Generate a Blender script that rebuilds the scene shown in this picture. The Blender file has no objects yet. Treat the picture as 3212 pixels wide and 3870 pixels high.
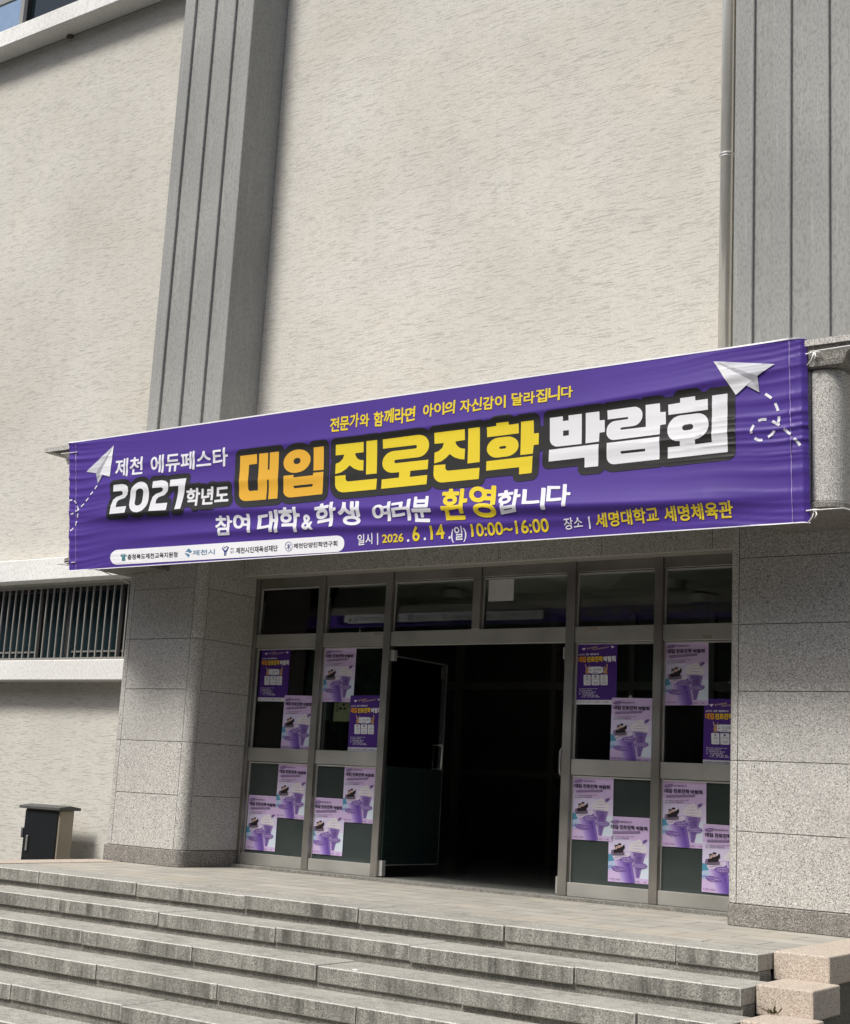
import bpy, bmesh, math, random
import numpy as np
from mathutils import Vector, Matrix
from mathutils.geometry import delaunay_2d_cdt

random.seed(7)
scene = bpy.context.scene
COL = scene.collection

# ---------------------------------------------------------------- camera, sky, sun, exposure
cam = bpy.data.cameras.new("camera")
cam.sensor_fit = 'HORIZONTAL'
cam.sensor_width = 36.0
cam.lens = 36.0 * 5347.6 / 3212.0
cam.clip_start = 0.1
cam.clip_end = 600.0
camo = bpy.data.objects.new("camera", cam)
COL.objects.link(camo)
RT = Vector((0.8177724, 0.5731742, 0.0521491))
UP = Vector((0.0685836, -0.1870111, 0.9799608))
FW = Vector((-0.5714408, 0.7978084, 0.1922429))
mw = Matrix.Identity(4)
for i in range(3):
    mw[i][0] = RT[i]; mw[i][1] = UP[i]; mw[i][2] = -FW[i]
mw[0][3], mw[1][3], mw[2][3] = 6.21047, -11.06492, 0.83394
camo.matrix_world = mw
scene.camera = camo

SUN_EL, SUN_AZ = math.radians(53.7), math.radians(193.5)
world = bpy.data.worlds.new("World")
scene.world = world
world.use_nodes = True
wn = world.node_tree.nodes
sky = wn.new('ShaderNodeTexSky')
sky.sky_type = 'NISHITA'
sky.sun_disc = False
sky.sun_elevation = SUN_EL
sky.sun_rotation = SUN_AZ
sky.air_density = 1.0
sky.dust_density = 3.5
sky.ozone_density = 1.0
world.node_tree.links.new(sky.outputs[0], wn['Background'].inputs[0])
wn['Background'].inputs[1].default_value = 0.095

sun = bpy.data.lights.new("sun", 'SUN')
sun.energy = 3.15
sun.angle = math.radians(14.0)
sun.color = (1.0, 0.975, 0.94)
suno = bpy.data.objects.new("sun", sun)
COL.objects.link(suno)
suno.rotation_euler = Vector((0.24, 1.0, -1.4)).to_track_quat('-Z', 'Y').to_euler()
suno.location = (-3, -20, 25)

scene.view_settings.view_transform = 'Standard'
scene.view_settings.look = 'None'
scene.view_settings.exposure = 0.40
scene.view_settings.gamma = 1.0

# banner artwork outlines in metres on the banner plane (x across, z up)
BANNER_CORNERS=[(-4.5693,4.0025),(2.89,4.0069),(2.9233,2.7033),(-4.3573,2.7057)]
HEAD=[
('o',[(-2.255,3.643),(-2.06,3.644),(-2.047,3.555),(-2.139,3.553),(-2.117,3.335),(-2.115,3.329),(-2.111,3.323),(-2.106,3.318),(-2.099,3.314),(-2.091,3.311),(-2.083,3.31),(-2.0,3.31),(-2.033,3.644),(-1.93,3.642),(-1.912,3.487),(-1.892,3.487),(-1.909,3.643),(-1.806,3.642),(-1.764,3.218),(-1.868,3.219),(-1.883,3.395),(-1.903,3.396),(-1.891,3.219),(-2.117,3.221),(-2.142,3.224),(-2.165,3.231),(-2.185,3.242),(-2.201,3.257),(-2.212,3.274),(-2.217,3.293)]),
('o',[(-1.74,3.534),(-1.738,3.562),(-1.725,3.587),(-1.704,3.608),(-1.676,3.625),(-1.642,3.636),(-1.604,3.64),(-1.593,3.64),(-1.554,3.636),(-1.519,3.626),(-1.488,3.61),(-1.463,3.589),(-1.446,3.565),(-1.438,3.538),(-1.438,3.538),(-1.441,3.51),(-1.453,3.486),(-1.473,3.465),(-1.5,3.448),(-1.533,3.437),(-1.571,3.433),(-1.585,3.432),(-1.624,3.435),(-1.66,3.445),(-1.691,3.461),(-1.715,3.482),(-1.732,3.506),(-1.74,3.534)]),
('o',[(-1.627,3.537),(-1.627,3.545),(-1.624,3.551),(-1.619,3.557),(-1.613,3.561),(-1.605,3.564),(-1.596,3.565),(-1.585,3.565),(-1.576,3.564),(-1.568,3.561),(-1.561,3.557),(-1.555,3.551),(-1.551,3.545),(-1.549,3.538),(-1.549,3.538),(-1.549,3.53),(-1.552,3.524),(-1.556,3.519),(-1.563,3.514),(-1.57,3.512),(-1.579,3.511),(-1.591,3.51),(-1.6,3.511),(-1.609,3.514),(-1.616,3.518),(-1.622,3.524),(-1.626,3.53),(-1.627,3.537)]),
('o',[(-1.416,3.64),(-1.306,3.64),(-1.283,3.433),(-1.393,3.434)]),
('o',[(-1.719,3.415),(-1.608,3.415),(-1.606,3.392),(-1.391,3.393),(-1.393,3.415),(-1.281,3.415),(-1.27,3.219),(-1.614,3.216),(-1.638,3.219),(-1.659,3.226),(-1.678,3.236),(-1.693,3.251),(-1.704,3.267),(-1.708,3.286)]),
('o',[(-1.599,3.318),(-1.386,3.318),(-1.389,3.295),(-1.574,3.295),(-1.58,3.295),(-1.586,3.297),(-1.591,3.3),(-1.595,3.304),(-1.598,3.308),(-1.599,3.313)]),
('y',[(-1.174,3.639),(-0.88,3.636),(-0.872,3.547),(-0.961,3.547),(-0.952,3.524),(-0.934,3.5),(-0.906,3.484),(-0.864,3.477),(-0.857,3.388),(-0.902,3.394),(-0.957,3.414),(-1.006,3.447),(-1.038,3.419),(-1.087,3.394),(-1.151,3.383),(-1.158,3.473),(-1.118,3.483),(-1.086,3.509),(-1.074,3.546),(-1.167,3.547)]),
('y',[(-0.851,3.639),(-0.739,3.638),(-0.714,3.351),(-0.824,3.351)]),
('y',[(-1.15,3.365),(-1.039,3.365),(-1.036,3.332),(-1.034,3.326),(-1.03,3.32),(-1.025,3.315),(-1.018,3.311),(-1.011,3.308),(-1.003,3.307),(-0.707,3.306),(-0.704,3.215),(-1.036,3.216),(-1.063,3.219),(-1.088,3.227),(-1.11,3.24),(-1.127,3.257),(-1.139,3.277),(-1.144,3.299)]),
('y',[(-0.681,3.636),(-0.324,3.639),(-0.295,3.635),(-0.268,3.626),(-0.245,3.612),(-0.227,3.593),(-0.215,3.571),(-0.209,3.546),(-0.209,3.541),(-0.211,3.517),(-0.221,3.496),(-0.236,3.477),(-0.256,3.463),(-0.281,3.454),(-0.309,3.451),(-0.527,3.45),(-0.532,3.45),(-0.536,3.448),(-0.54,3.446),(-0.542,3.443),(-0.544,3.439),(-0.544,3.436),(-0.544,3.436),(-0.543,3.432),(-0.541,3.428),(-0.538,3.425),(-0.535,3.423),(-0.53,3.421),(-0.525,3.421),(-0.206,3.421),(-0.204,3.342),(-0.375,3.343),(-0.374,3.292),(-0.203,3.294),(-0.201,3.217),(-0.652,3.215),(-0.656,3.294),(-0.483,3.296),(-0.485,3.342),(-0.544,3.342),(-0.575,3.345),(-0.603,3.354),(-0.627,3.369),(-0.647,3.387),(-0.66,3.409),(-0.666,3.434),(-0.666,3.434),(-0.664,3.459),(-0.655,3.481),(-0.639,3.499),(-0.618,3.514),(-0.592,3.523),(-0.563,3.527),(-0.345,3.527),(-0.34,3.528),(-0.336,3.529),(-0.333,3.532),(-0.33,3.535),(-0.329,3.538),(-0.328,3.542),(-0.328,3.542),(-0.329,3.546),(-0.331,3.55),(-0.334,3.553),(-0.338,3.555),(-0.342,3.557),(-0.347,3.557),(-0.671,3.557)]),
('y',[(-0.165,3.638),(0.127,3.639),(0.135,3.55),(0.045,3.547),(0.052,3.526),(0.072,3.503),(0.101,3.485),(0.142,3.477),(0.144,3.39),(0.094,3.399),(0.043,3.418),(-0.001,3.448),(-0.038,3.417),(-0.081,3.394),(-0.145,3.384),(-0.15,3.473),(-0.111,3.483),(-0.078,3.506),(-0.065,3.545),(-0.156,3.548)]),
('y',[(0.161,3.64),(0.269,3.64),(0.289,3.356),(0.176,3.354)]),
('y',[(-0.147,3.369),(-0.035,3.366),(-0.033,3.338),(-0.031,3.331),(-0.027,3.325),(-0.022,3.319),(-0.015,3.315),(-0.008,3.312),(0.001,3.311),(0.293,3.309),(0.294,3.218),(-0.044,3.218),(-0.069,3.221),(-0.092,3.229),(-0.112,3.242),(-0.128,3.258),(-0.138,3.277),(-0.143,3.299)]),
('y',[(0.335,3.631),(0.424,3.634),(0.421,3.656),(0.533,3.655),(0.537,3.63),(0.624,3.632),(0.631,3.553),(0.344,3.551)]),
('y',[(0.347,3.456),(0.35,3.477),(0.36,3.496),(0.376,3.513),(0.397,3.526),(0.422,3.534),(0.45,3.537),(0.526,3.537),(0.555,3.534),(0.58,3.526),(0.602,3.514),(0.62,3.498),(0.631,3.478),(0.636,3.457),(0.636,3.457),(0.634,3.436),(0.624,3.417),(0.609,3.401),(0.588,3.388),(0.564,3.38),(0.536,3.377),(0.458,3.376),(0.43,3.378),(0.404,3.386),(0.382,3.399),(0.364,3.415),(0.352,3.434),(0.347,3.456)]),
('y',[(0.461,3.454),(0.462,3.456),(0.463,3.459),(0.464,3.461),(0.467,3.462),(0.469,3.463),(0.473,3.464),(0.511,3.465),(0.514,3.464),(0.517,3.463),(0.52,3.462),(0.522,3.46),(0.523,3.457),(0.524,3.454),(0.524,3.453),(0.523,3.451),(0.522,3.448),(0.52,3.446),(0.518,3.444),(0.515,3.443),(0.512,3.443),(0.474,3.444),(0.47,3.444),(0.468,3.445),(0.465,3.447),(0.463,3.449),(0.462,3.451),(0.461,3.454)]),
('y',[(0.646,3.642),(0.758,3.642),(0.767,3.537),(0.81,3.537),(0.815,3.446),(0.771,3.445),(0.769,3.377),(0.658,3.377)]),
('y',[(0.352,3.355),(0.769,3.359),(0.77,3.225),(0.659,3.223),(0.655,3.281),(0.356,3.279)]),
('w',[(0.901,3.645),(1.013,3.646),(1.016,3.608),(1.065,3.609),(1.062,3.647),(1.175,3.647),(1.188,3.412),(0.985,3.412),(0.967,3.414),(0.95,3.421),(0.935,3.43),(0.923,3.443),(0.915,3.458),(0.911,3.475)]),
('w',[(1.022,3.532),(1.071,3.532),(1.074,3.491),(1.032,3.49),(1.03,3.49),(1.028,3.491),(1.026,3.492),(1.025,3.493),(1.024,3.495),(1.024,3.497)]),
('w',[(1.209,3.649),(1.323,3.649),(1.328,3.579),(1.371,3.578),(1.377,3.486),(1.333,3.483),(1.333,3.415),(1.221,3.413)]),
('w',[(0.911,3.393),(1.332,3.397),(1.336,3.227),(1.223,3.227),(1.219,3.304),(0.913,3.301)]),
('w',[(1.39,3.649),(1.604,3.652),(1.624,3.65),(1.641,3.643),(1.656,3.633),(1.668,3.619),(1.676,3.603),(1.679,3.584),(1.679,3.576),(1.677,3.558),(1.669,3.541),(1.658,3.527),(1.644,3.516),(1.627,3.509),(1.607,3.506),(1.514,3.505),(1.511,3.504),(1.509,3.503),(1.507,3.502),(1.506,3.5),(1.505,3.498),(1.504,3.495),(1.504,3.495),(1.505,3.493),(1.506,3.491),(1.507,3.489),(1.509,3.488),(1.512,3.487),(1.514,3.487),(1.71,3.488),(1.701,3.655),(1.814,3.655),(1.82,3.586),(1.864,3.585),(1.868,3.492),(1.824,3.489),(1.824,3.42),(1.463,3.415),(1.444,3.417),(1.427,3.423),(1.413,3.433),(1.402,3.446),(1.394,3.462),(1.391,3.479),(1.391,3.495),(1.393,3.513),(1.399,3.528),(1.41,3.542),(1.424,3.552),(1.44,3.559),(1.458,3.561),(1.554,3.563),(1.557,3.563),(1.559,3.564),(1.561,3.565),(1.562,3.567),(1.563,3.569),(1.564,3.571),(1.563,3.574),(1.563,3.575),(1.562,3.577),(1.561,3.578),(1.56,3.579),(1.558,3.58),(1.556,3.58),(1.396,3.579)]),
('w',[(1.4,3.397),(1.824,3.402),(1.828,3.234),(1.471,3.23),(1.453,3.232),(1.437,3.238),(1.424,3.247),(1.413,3.26),(1.406,3.274),(1.403,3.29)]),
('w',[(1.516,3.324),(1.714,3.324),(1.713,3.304),(1.53,3.303),(1.526,3.303),(1.523,3.304),(1.521,3.306),(1.519,3.308),(1.517,3.311),(1.517,3.314)]),
('w',[(1.881,3.636),(1.974,3.64),(1.973,3.674),(2.088,3.675),(2.091,3.643),(2.185,3.644),(2.19,3.563),(1.886,3.558)]),
('w',[(1.985,3.353),(1.977,3.353),(1.952,3.356),(1.93,3.365),(1.911,3.379),(1.897,3.397),(1.887,3.418),(1.883,3.442),(1.883,3.45),(1.886,3.475),(1.895,3.498),(1.911,3.517),(1.93,3.532),(1.954,3.541),(1.98,3.545),(2.108,3.545),(2.132,3.542),(2.153,3.534),(2.172,3.52),(2.186,3.503),(2.195,3.482),(2.199,3.459),(2.199,3.449),(2.196,3.425),(2.187,3.402),(2.172,3.383),(2.153,3.368),(2.13,3.358),(2.104,3.353),(2.099,3.353),(2.101,3.318),(2.227,3.321),(2.218,3.664),(2.333,3.665),(2.345,3.239),(1.893,3.233),(1.891,3.316),(1.985,3.317)]),
('w',[(1.998,3.449),(1.999,3.455),(2.002,3.46),(2.005,3.465),(2.01,3.468),(2.016,3.47),(2.023,3.471),(2.057,3.472),(2.064,3.471),(2.07,3.469),(2.075,3.466),(2.079,3.461),(2.082,3.456),(2.083,3.45),(2.083,3.45),(2.082,3.444),(2.079,3.439),(2.076,3.434),(2.071,3.431),(2.065,3.429),(2.058,3.428),(2.024,3.427),(2.017,3.428),(2.011,3.43),(2.006,3.433),(2.002,3.438),(1.999,3.443),(1.998,3.449)]),
('n',[(-3.843,3.506),(-3.722,3.506),(-3.669,3.494),(-3.635,3.47),(-3.622,3.432),(-3.631,3.396),(-3.663,3.366),(-3.713,3.359),(-3.748,3.35),(-3.768,3.326),(-3.764,3.284),(-3.616,3.283),(-3.615,3.217),(-3.839,3.223),(-3.841,3.302),(-3.826,3.36),(-3.783,3.386),(-3.733,3.393),(-3.698,3.401),(-3.696,3.423),(-3.718,3.438),(-3.832,3.441)]),
('n',[(-3.589,3.397),(-3.587,3.426),(-3.577,3.453),(-3.559,3.475),(-3.536,3.492),(-3.508,3.503),(-3.476,3.508),(-3.476,3.508),(-3.444,3.504),(-3.414,3.493),(-3.388,3.476),(-3.367,3.454),(-3.352,3.428),(-3.345,3.4),(-3.337,3.32),(-3.338,3.291),(-3.348,3.265),(-3.365,3.243),(-3.388,3.225),(-3.417,3.214),(-3.45,3.209),(-3.45,3.209),(-3.483,3.213),(-3.514,3.223),(-3.541,3.24),(-3.562,3.261),(-3.577,3.287),(-3.583,3.316)]),
('n',[(-3.518,3.405),(-3.517,3.414),(-3.512,3.423),(-3.505,3.43),(-3.496,3.436),(-3.485,3.439),(-3.472,3.441),(-3.467,3.441),(-3.454,3.44),(-3.443,3.436),(-3.433,3.431),(-3.425,3.424),(-3.421,3.416),(-3.419,3.407),(-3.417,3.312),(-3.418,3.303),(-3.423,3.294),(-3.43,3.287),(-3.44,3.281),(-3.451,3.278),(-3.463,3.276),(-3.463,3.276),(-3.476,3.277),(-3.487,3.28),(-3.497,3.285),(-3.505,3.292),(-3.51,3.3),(-3.512,3.31)]),
('n',[(-3.31,3.498),(-3.193,3.499),(-3.143,3.487),(-3.108,3.463),(-3.095,3.426),(-3.102,3.388),(-3.137,3.355),(-3.179,3.346),(-3.213,3.339),(-3.235,3.316),(-3.232,3.278),(-3.083,3.276),(-3.079,3.205),(-3.301,3.211),(-3.301,3.296),(-3.288,3.348),(-3.252,3.374),(-3.194,3.384),(-3.166,3.396),(-3.164,3.417),(-3.185,3.43),(-3.304,3.432)]),
('n',[(-3.087,3.494),(-2.884,3.493),(-2.884,3.424),(-2.901,3.205),(-2.973,3.206),(-2.966,3.427),(-3.079,3.429)]),
]
TEXTS=[
('제천','white',0.022,[(-3.8638,3.7658),(-3.4868,3.7566),(-3.4639,3.5779),(-3.8389,3.5819)]),
('에듀페스타','white',0.022,[(-3.3817,3.7526),(-2.4115,3.7398),(-2.3927,3.5639),(-3.3589,3.5718)]),
('학년도','hak',0.03,[(-2.8659,3.391),(-2.3438,3.3867),(-2.33,3.2138),(-2.8462,3.2221)]),
('전문가와','yellow',0.026,[(-1.2602,3.8896),(-0.8375,3.8889),(-0.828,3.7616),(-1.2494,3.7596)]),
('함께라면','yellow',0.026,[(-0.7976,3.8916),(-0.3626,3.8846),(-0.354,3.7532),(-0.7877,3.7573)]),
('아이의','yellow',0.026,[(-0.293,3.8878),(0.0247,3.8911),(0.0313,3.7773),(-0.2862,3.7821)]),
('자신감이','yellow',0.026,[(0.0653,3.8808),(0.4997,3.8796),(0.505,3.7713),(0.0714,3.7728)]),
('달라집니다','yellow',0.026,[(0.5436,3.8878),(1.0948,3.8865),(1.0986,3.7815),(0.5493,3.7662)]),
('참여','white',0.03,[(-2.4918,3.1207),(-2.0709,3.1149),(-2.0521,2.9293),(-2.4699,2.9204)]),
('대학','white',0.03,[(-1.9839,3.1264),(-1.5039,3.1322),(-1.4844,2.9145),(-1.9638,2.9239)]),
('&','white',0.03,[(-1.4808,3.0609),(-1.3598,3.0656),(-1.3473,2.9216),(-1.4679,2.9161)]),
('학생','white',0.03,[(-1.3383,3.1372),(-0.8588,3.1345),(-0.8418,2.9122),(-1.3185,2.9068)]),
('여러분','white',0.03,[(-0.727,3.0995),(-0.135,3.1171),(-0.122,2.9069),(-0.7141,2.9249)]),
('환영','yellow',0.03,[(-0.0482,3.1685),(0.4699,3.1497),(0.482,2.9064),(-0.0329,2.9144)]),
('합니다','white',0.03,[(0.4863,3.126),(1.1275,3.103),(1.1334,2.9379),(0.4961,2.925)]),
('일시','white',0.016,[(-0.8752,2.8516),(-0.7226,2.8562),(-0.7158,2.7633),(-0.868,2.758)]),
('2026','yellow',0.02,[(-0.6228,2.8363),(-0.4089,2.8343),(-0.4042,2.7647),(-0.6177,2.766)]),
('6','yellow',0.02,[(-0.3231,2.8793),(-0.2529,2.8802),(-0.2453,2.7624),(-0.3153,2.761)]),
('14','yellow',0.02,[(-0.1474,2.8749),(-0.0118,2.8796),(-0.005,2.7658),(-0.1405,2.7644)]),
('(일)','white',0.014,[(0.0499,2.853),(0.1938,2.8557),(0.2007,2.7301),(0.0572,2.7277)]),
('10:00~16:00','yellow',0.02,[(0.2398,2.8633),(0.933,2.8631),(0.9371,2.7613),(0.2452,2.7643)]),
('.','white',0.02,[(-0.3689,2.779),(-0.3492,2.7792),(-0.3482,2.7642),(-0.3679,2.764)]),
('.','white',0.02,[(-0.2061,2.783),(-0.1867,2.7832),(-0.1858,2.7683),(-0.2052,2.7681)]),
('.','white',0.02,[(0.0305,2.7797),(0.0495,2.7799),(0.0503,2.7652),(0.0314,2.765)]),
('|','white',0.006,[(-0.6746,2.8505),(-0.6628,2.8512),(-0.6557,2.7544),(-0.6675,2.7537)]),
('장소','white',0.016,[(1.0649,2.8538),(1.2208,2.8586),(1.2238,2.7737),(1.0681,2.767)]),
('|','white',0.006,[(1.2716,2.8514),(1.2842,2.8518),(1.2871,2.7634),(1.2746,2.763)]),
('세명대학교','yellow',0.024,[(1.3296,2.8701),(1.8323,2.8882),(1.8347,2.7779),(1.333,2.7643)]),
('세명체육관','yellow',0.024,[(1.8757,2.8789),(2.3901,2.8872),(2.3914,2.7686),(1.8779,2.7751)]),
('충청북도제천교육지원청','ink',0.02,[(-3.5721,2.8278),(-2.9255,2.8192),(-2.9196,2.7688),(-3.5653,2.776)]),
('제천시','blue',0.012,[(-2.7369,2.8229),(-2.468,2.8193),(-2.4626,2.77),(-2.7312,2.773)]),
('재단','ink',0.0,[(-2.2811,2.8186),(-2.2361,2.8175),(-2.2341,2.7985),(-2.2789,2.7983)]),
('법인','ink',0.0,[(-2.278,2.7901),(-2.2331,2.7891),(-2.2311,2.7701),(-2.2759,2.7698)]),
('제천시인재육성재단','ink',0.02,[(-2.2145,2.8163),(-1.7336,2.8137),(-1.7286,2.7608),(-2.2088,2.7622)]),
('제천단양진학연구회','ink',0.02,[(-1.5573,2.8164),(-1.0838,2.8149),(-1.0799,2.7669),(-1.5534,2.7731)]),
]
SHAPES=[
('pill',[(-3.803,2.809),(-3.802,2.828),(-3.794,2.845),(-3.78,2.859),(-3.761,2.87),(-3.739,2.877),(-3.712,2.879),(-1.093,2.857),(-1.072,2.854),(-1.053,2.848),(-1.036,2.838),(-1.023,2.825),(-1.014,2.81),(-1.01,2.793),(-1.009,2.78),(-1.01,2.763),(-1.017,2.749),(-1.028,2.736),(-1.043,2.727),(-1.061,2.72),(-1.082,2.718),(-3.693,2.737),(-3.72,2.74),(-3.745,2.747),(-3.766,2.758),(-3.784,2.773),(-3.796,2.79),(-3.803,2.809)]),
('paper_a',[(-3.917,3.907),(-4.264,3.676),(-4.121,3.65)]),
('paper_c',[(-3.917,3.907),(-4.121,3.65),(-4.063,3.636)]),
('paper_c',[(-4.121,3.65),(-4.063,3.636),(-4.071,3.54)]),
('paper_b',[(-3.917,3.907),(-4.063,3.636),(-3.912,3.595)]),
('paper_d',[(-4.063,3.636),(-4.019,3.622),(-4.071,3.54)]),
('paper_a',[(2.227,3.914),(2.68,3.832),(2.555,3.763)]),
('paper_c',[(2.227,3.914),(2.555,3.763),(2.512,3.735)]),
('paper_c',[(2.512,3.735),(2.555,3.763),(2.57,3.644)]),
('paper_b',[(2.227,3.914),(2.512,3.735),(2.397,3.646)]),
('paper_d',[(2.479,3.702),(2.512,3.735),(2.57,3.644)]),
('teal',[(-3.641,2.813),(-3.602,2.812),(-3.591,2.769),(-3.641,2.77)]),
('teal',[(-3.667,2.824),(-3.582,2.823),(-3.582,2.811),(-3.663,2.812)]),
('teal',[(-3.658,2.835),(-3.648,2.835),(-3.647,2.823),(-3.657,2.824)]),
('teal',[(-3.638,2.837),(-3.628,2.836),(-3.626,2.823),(-3.636,2.824)]),
('teal',[(-3.618,2.837),(-3.608,2.837),(-3.606,2.824),(-3.616,2.824)]),
('blue',[(-2.79,2.844),(-2.743,2.812),(-2.766,2.797),(-2.804,2.815),(-2.826,2.811)]),
('blue',[(-2.836,2.803),(-2.804,2.797),(-2.766,2.784),(-2.78,2.759)]),
('navy',[(-2.383,2.823),(-2.37,2.826),(-2.348,2.801),(-2.329,2.8),(-2.311,2.83),(-2.298,2.826),(-2.314,2.792),(-2.322,2.784),(-2.323,2.752),(-2.332,2.752),(-2.335,2.782),(-2.34,2.783),(-2.337,2.751),(-2.348,2.753),(-2.35,2.786),(-2.361,2.795)]),
('navy',[(-2.341,2.823),(-2.341,2.821),(-2.342,2.819),(-2.344,2.818),(-2.346,2.817),(-2.349,2.817),(-2.351,2.818),(-2.353,2.82),(-2.355,2.822),(-2.356,2.824),(-2.355,2.826),(-2.354,2.828),(-2.353,2.83),(-2.35,2.83),(-2.348,2.83),(-2.345,2.829),(-2.343,2.828),(-2.342,2.826)]),
('navy',[(-2.326,2.831),(-2.326,2.829),(-2.327,2.827),(-2.329,2.826),(-2.331,2.825),(-2.333,2.826),(-2.336,2.826),(-2.338,2.828),(-2.34,2.829),(-2.34,2.831),(-2.34,2.833),(-2.339,2.835),(-2.337,2.836),(-2.335,2.836),(-2.332,2.836),(-2.33,2.836),(-2.328,2.834),(-2.326,2.832)]),
('navy',[(-2.313,2.834),(-2.313,2.833),(-2.314,2.831),(-2.316,2.831),(-2.317,2.83),(-2.319,2.83),(-2.321,2.831),(-2.323,2.832),(-2.324,2.833),(-2.324,2.834),(-2.324,2.836),(-2.323,2.837),(-2.322,2.838),(-2.32,2.838),(-2.318,2.838),(-2.316,2.838),(-2.315,2.837),(-2.314,2.835)]),
('navy',[(-2.357,2.832),(-2.357,2.831),(-2.357,2.83),(-2.359,2.829),(-2.361,2.829),(-2.362,2.829),(-2.364,2.829),(-2.366,2.83),(-2.367,2.831),(-2.367,2.833),(-2.367,2.834),(-2.366,2.835),(-2.365,2.836),(-2.363,2.837),(-2.361,2.837),(-2.36,2.836),(-2.358,2.835),(-2.357,2.834)]),
('ring',[[(-1.567,2.791),(-1.567,2.782),(-1.57,2.773),(-1.574,2.766),(-1.58,2.759),(-1.588,2.755),(-1.596,2.752),(-1.606,2.752),(-1.615,2.753),(-1.624,2.757),(-1.633,2.762),(-1.64,2.769),(-1.646,2.777),(-1.65,2.787),(-1.652,2.796),(-1.652,2.805),(-1.649,2.814),(-1.645,2.822),(-1.639,2.828),(-1.631,2.833),(-1.623,2.835),(-1.613,2.836),(-1.604,2.834),(-1.595,2.83),(-1.586,2.825),(-1.579,2.818),(-1.573,2.81),(-1.569,2.801)],[(-1.571,2.792),(-1.571,2.783),(-1.574,2.775),(-1.577,2.768),(-1.583,2.763),(-1.59,2.758),(-1.598,2.756),(-1.606,2.756),(-1.615,2.757),(-1.623,2.76),(-1.631,2.765),(-1.637,2.772),(-1.642,2.779),(-1.646,2.787),(-1.648,2.796),(-1.648,2.804),(-1.645,2.812),(-1.642,2.819),(-1.636,2.825),(-1.629,2.829),(-1.621,2.831),(-1.613,2.832),(-1.604,2.83),(-1.596,2.827),(-1.588,2.822),(-1.582,2.816),(-1.577,2.808),(-1.573,2.8)]]),
('navy',[(-1.615,2.817),(-1.608,2.817),(-1.603,2.764),(-1.61,2.765)]),
('navy',[(-1.636,2.811),(-1.632,2.813),(-1.583,2.776),(-1.587,2.773)]),
('navy',[(-1.591,2.811),(-1.585,2.808),(-1.628,2.775),(-1.633,2.778)]),
]
DASHES=[
[(-4.075,3.521),(-4.143,3.459),(-4.221,3.38),(-4.304,3.314),(-4.362,3.278),(-4.425,3.266),(-4.452,3.271)],
[(-4.468,3.407),(-4.42,3.408),(-4.37,3.382),(-4.329,3.325),(-4.318,3.275),(-4.319,3.208),(-4.342,3.147),(-4.42,3.086)],
[(2.611,3.629),(2.666,3.58),(2.702,3.504),(2.712,3.431),(2.691,3.374),(2.649,3.325),(2.576,3.302),(2.521,3.344),(2.527,3.403),(2.569,3.441),(2.624,3.443),(2.691,3.41),(2.751,3.362),(2.834,3.276),(2.909,3.162)],
]

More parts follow.
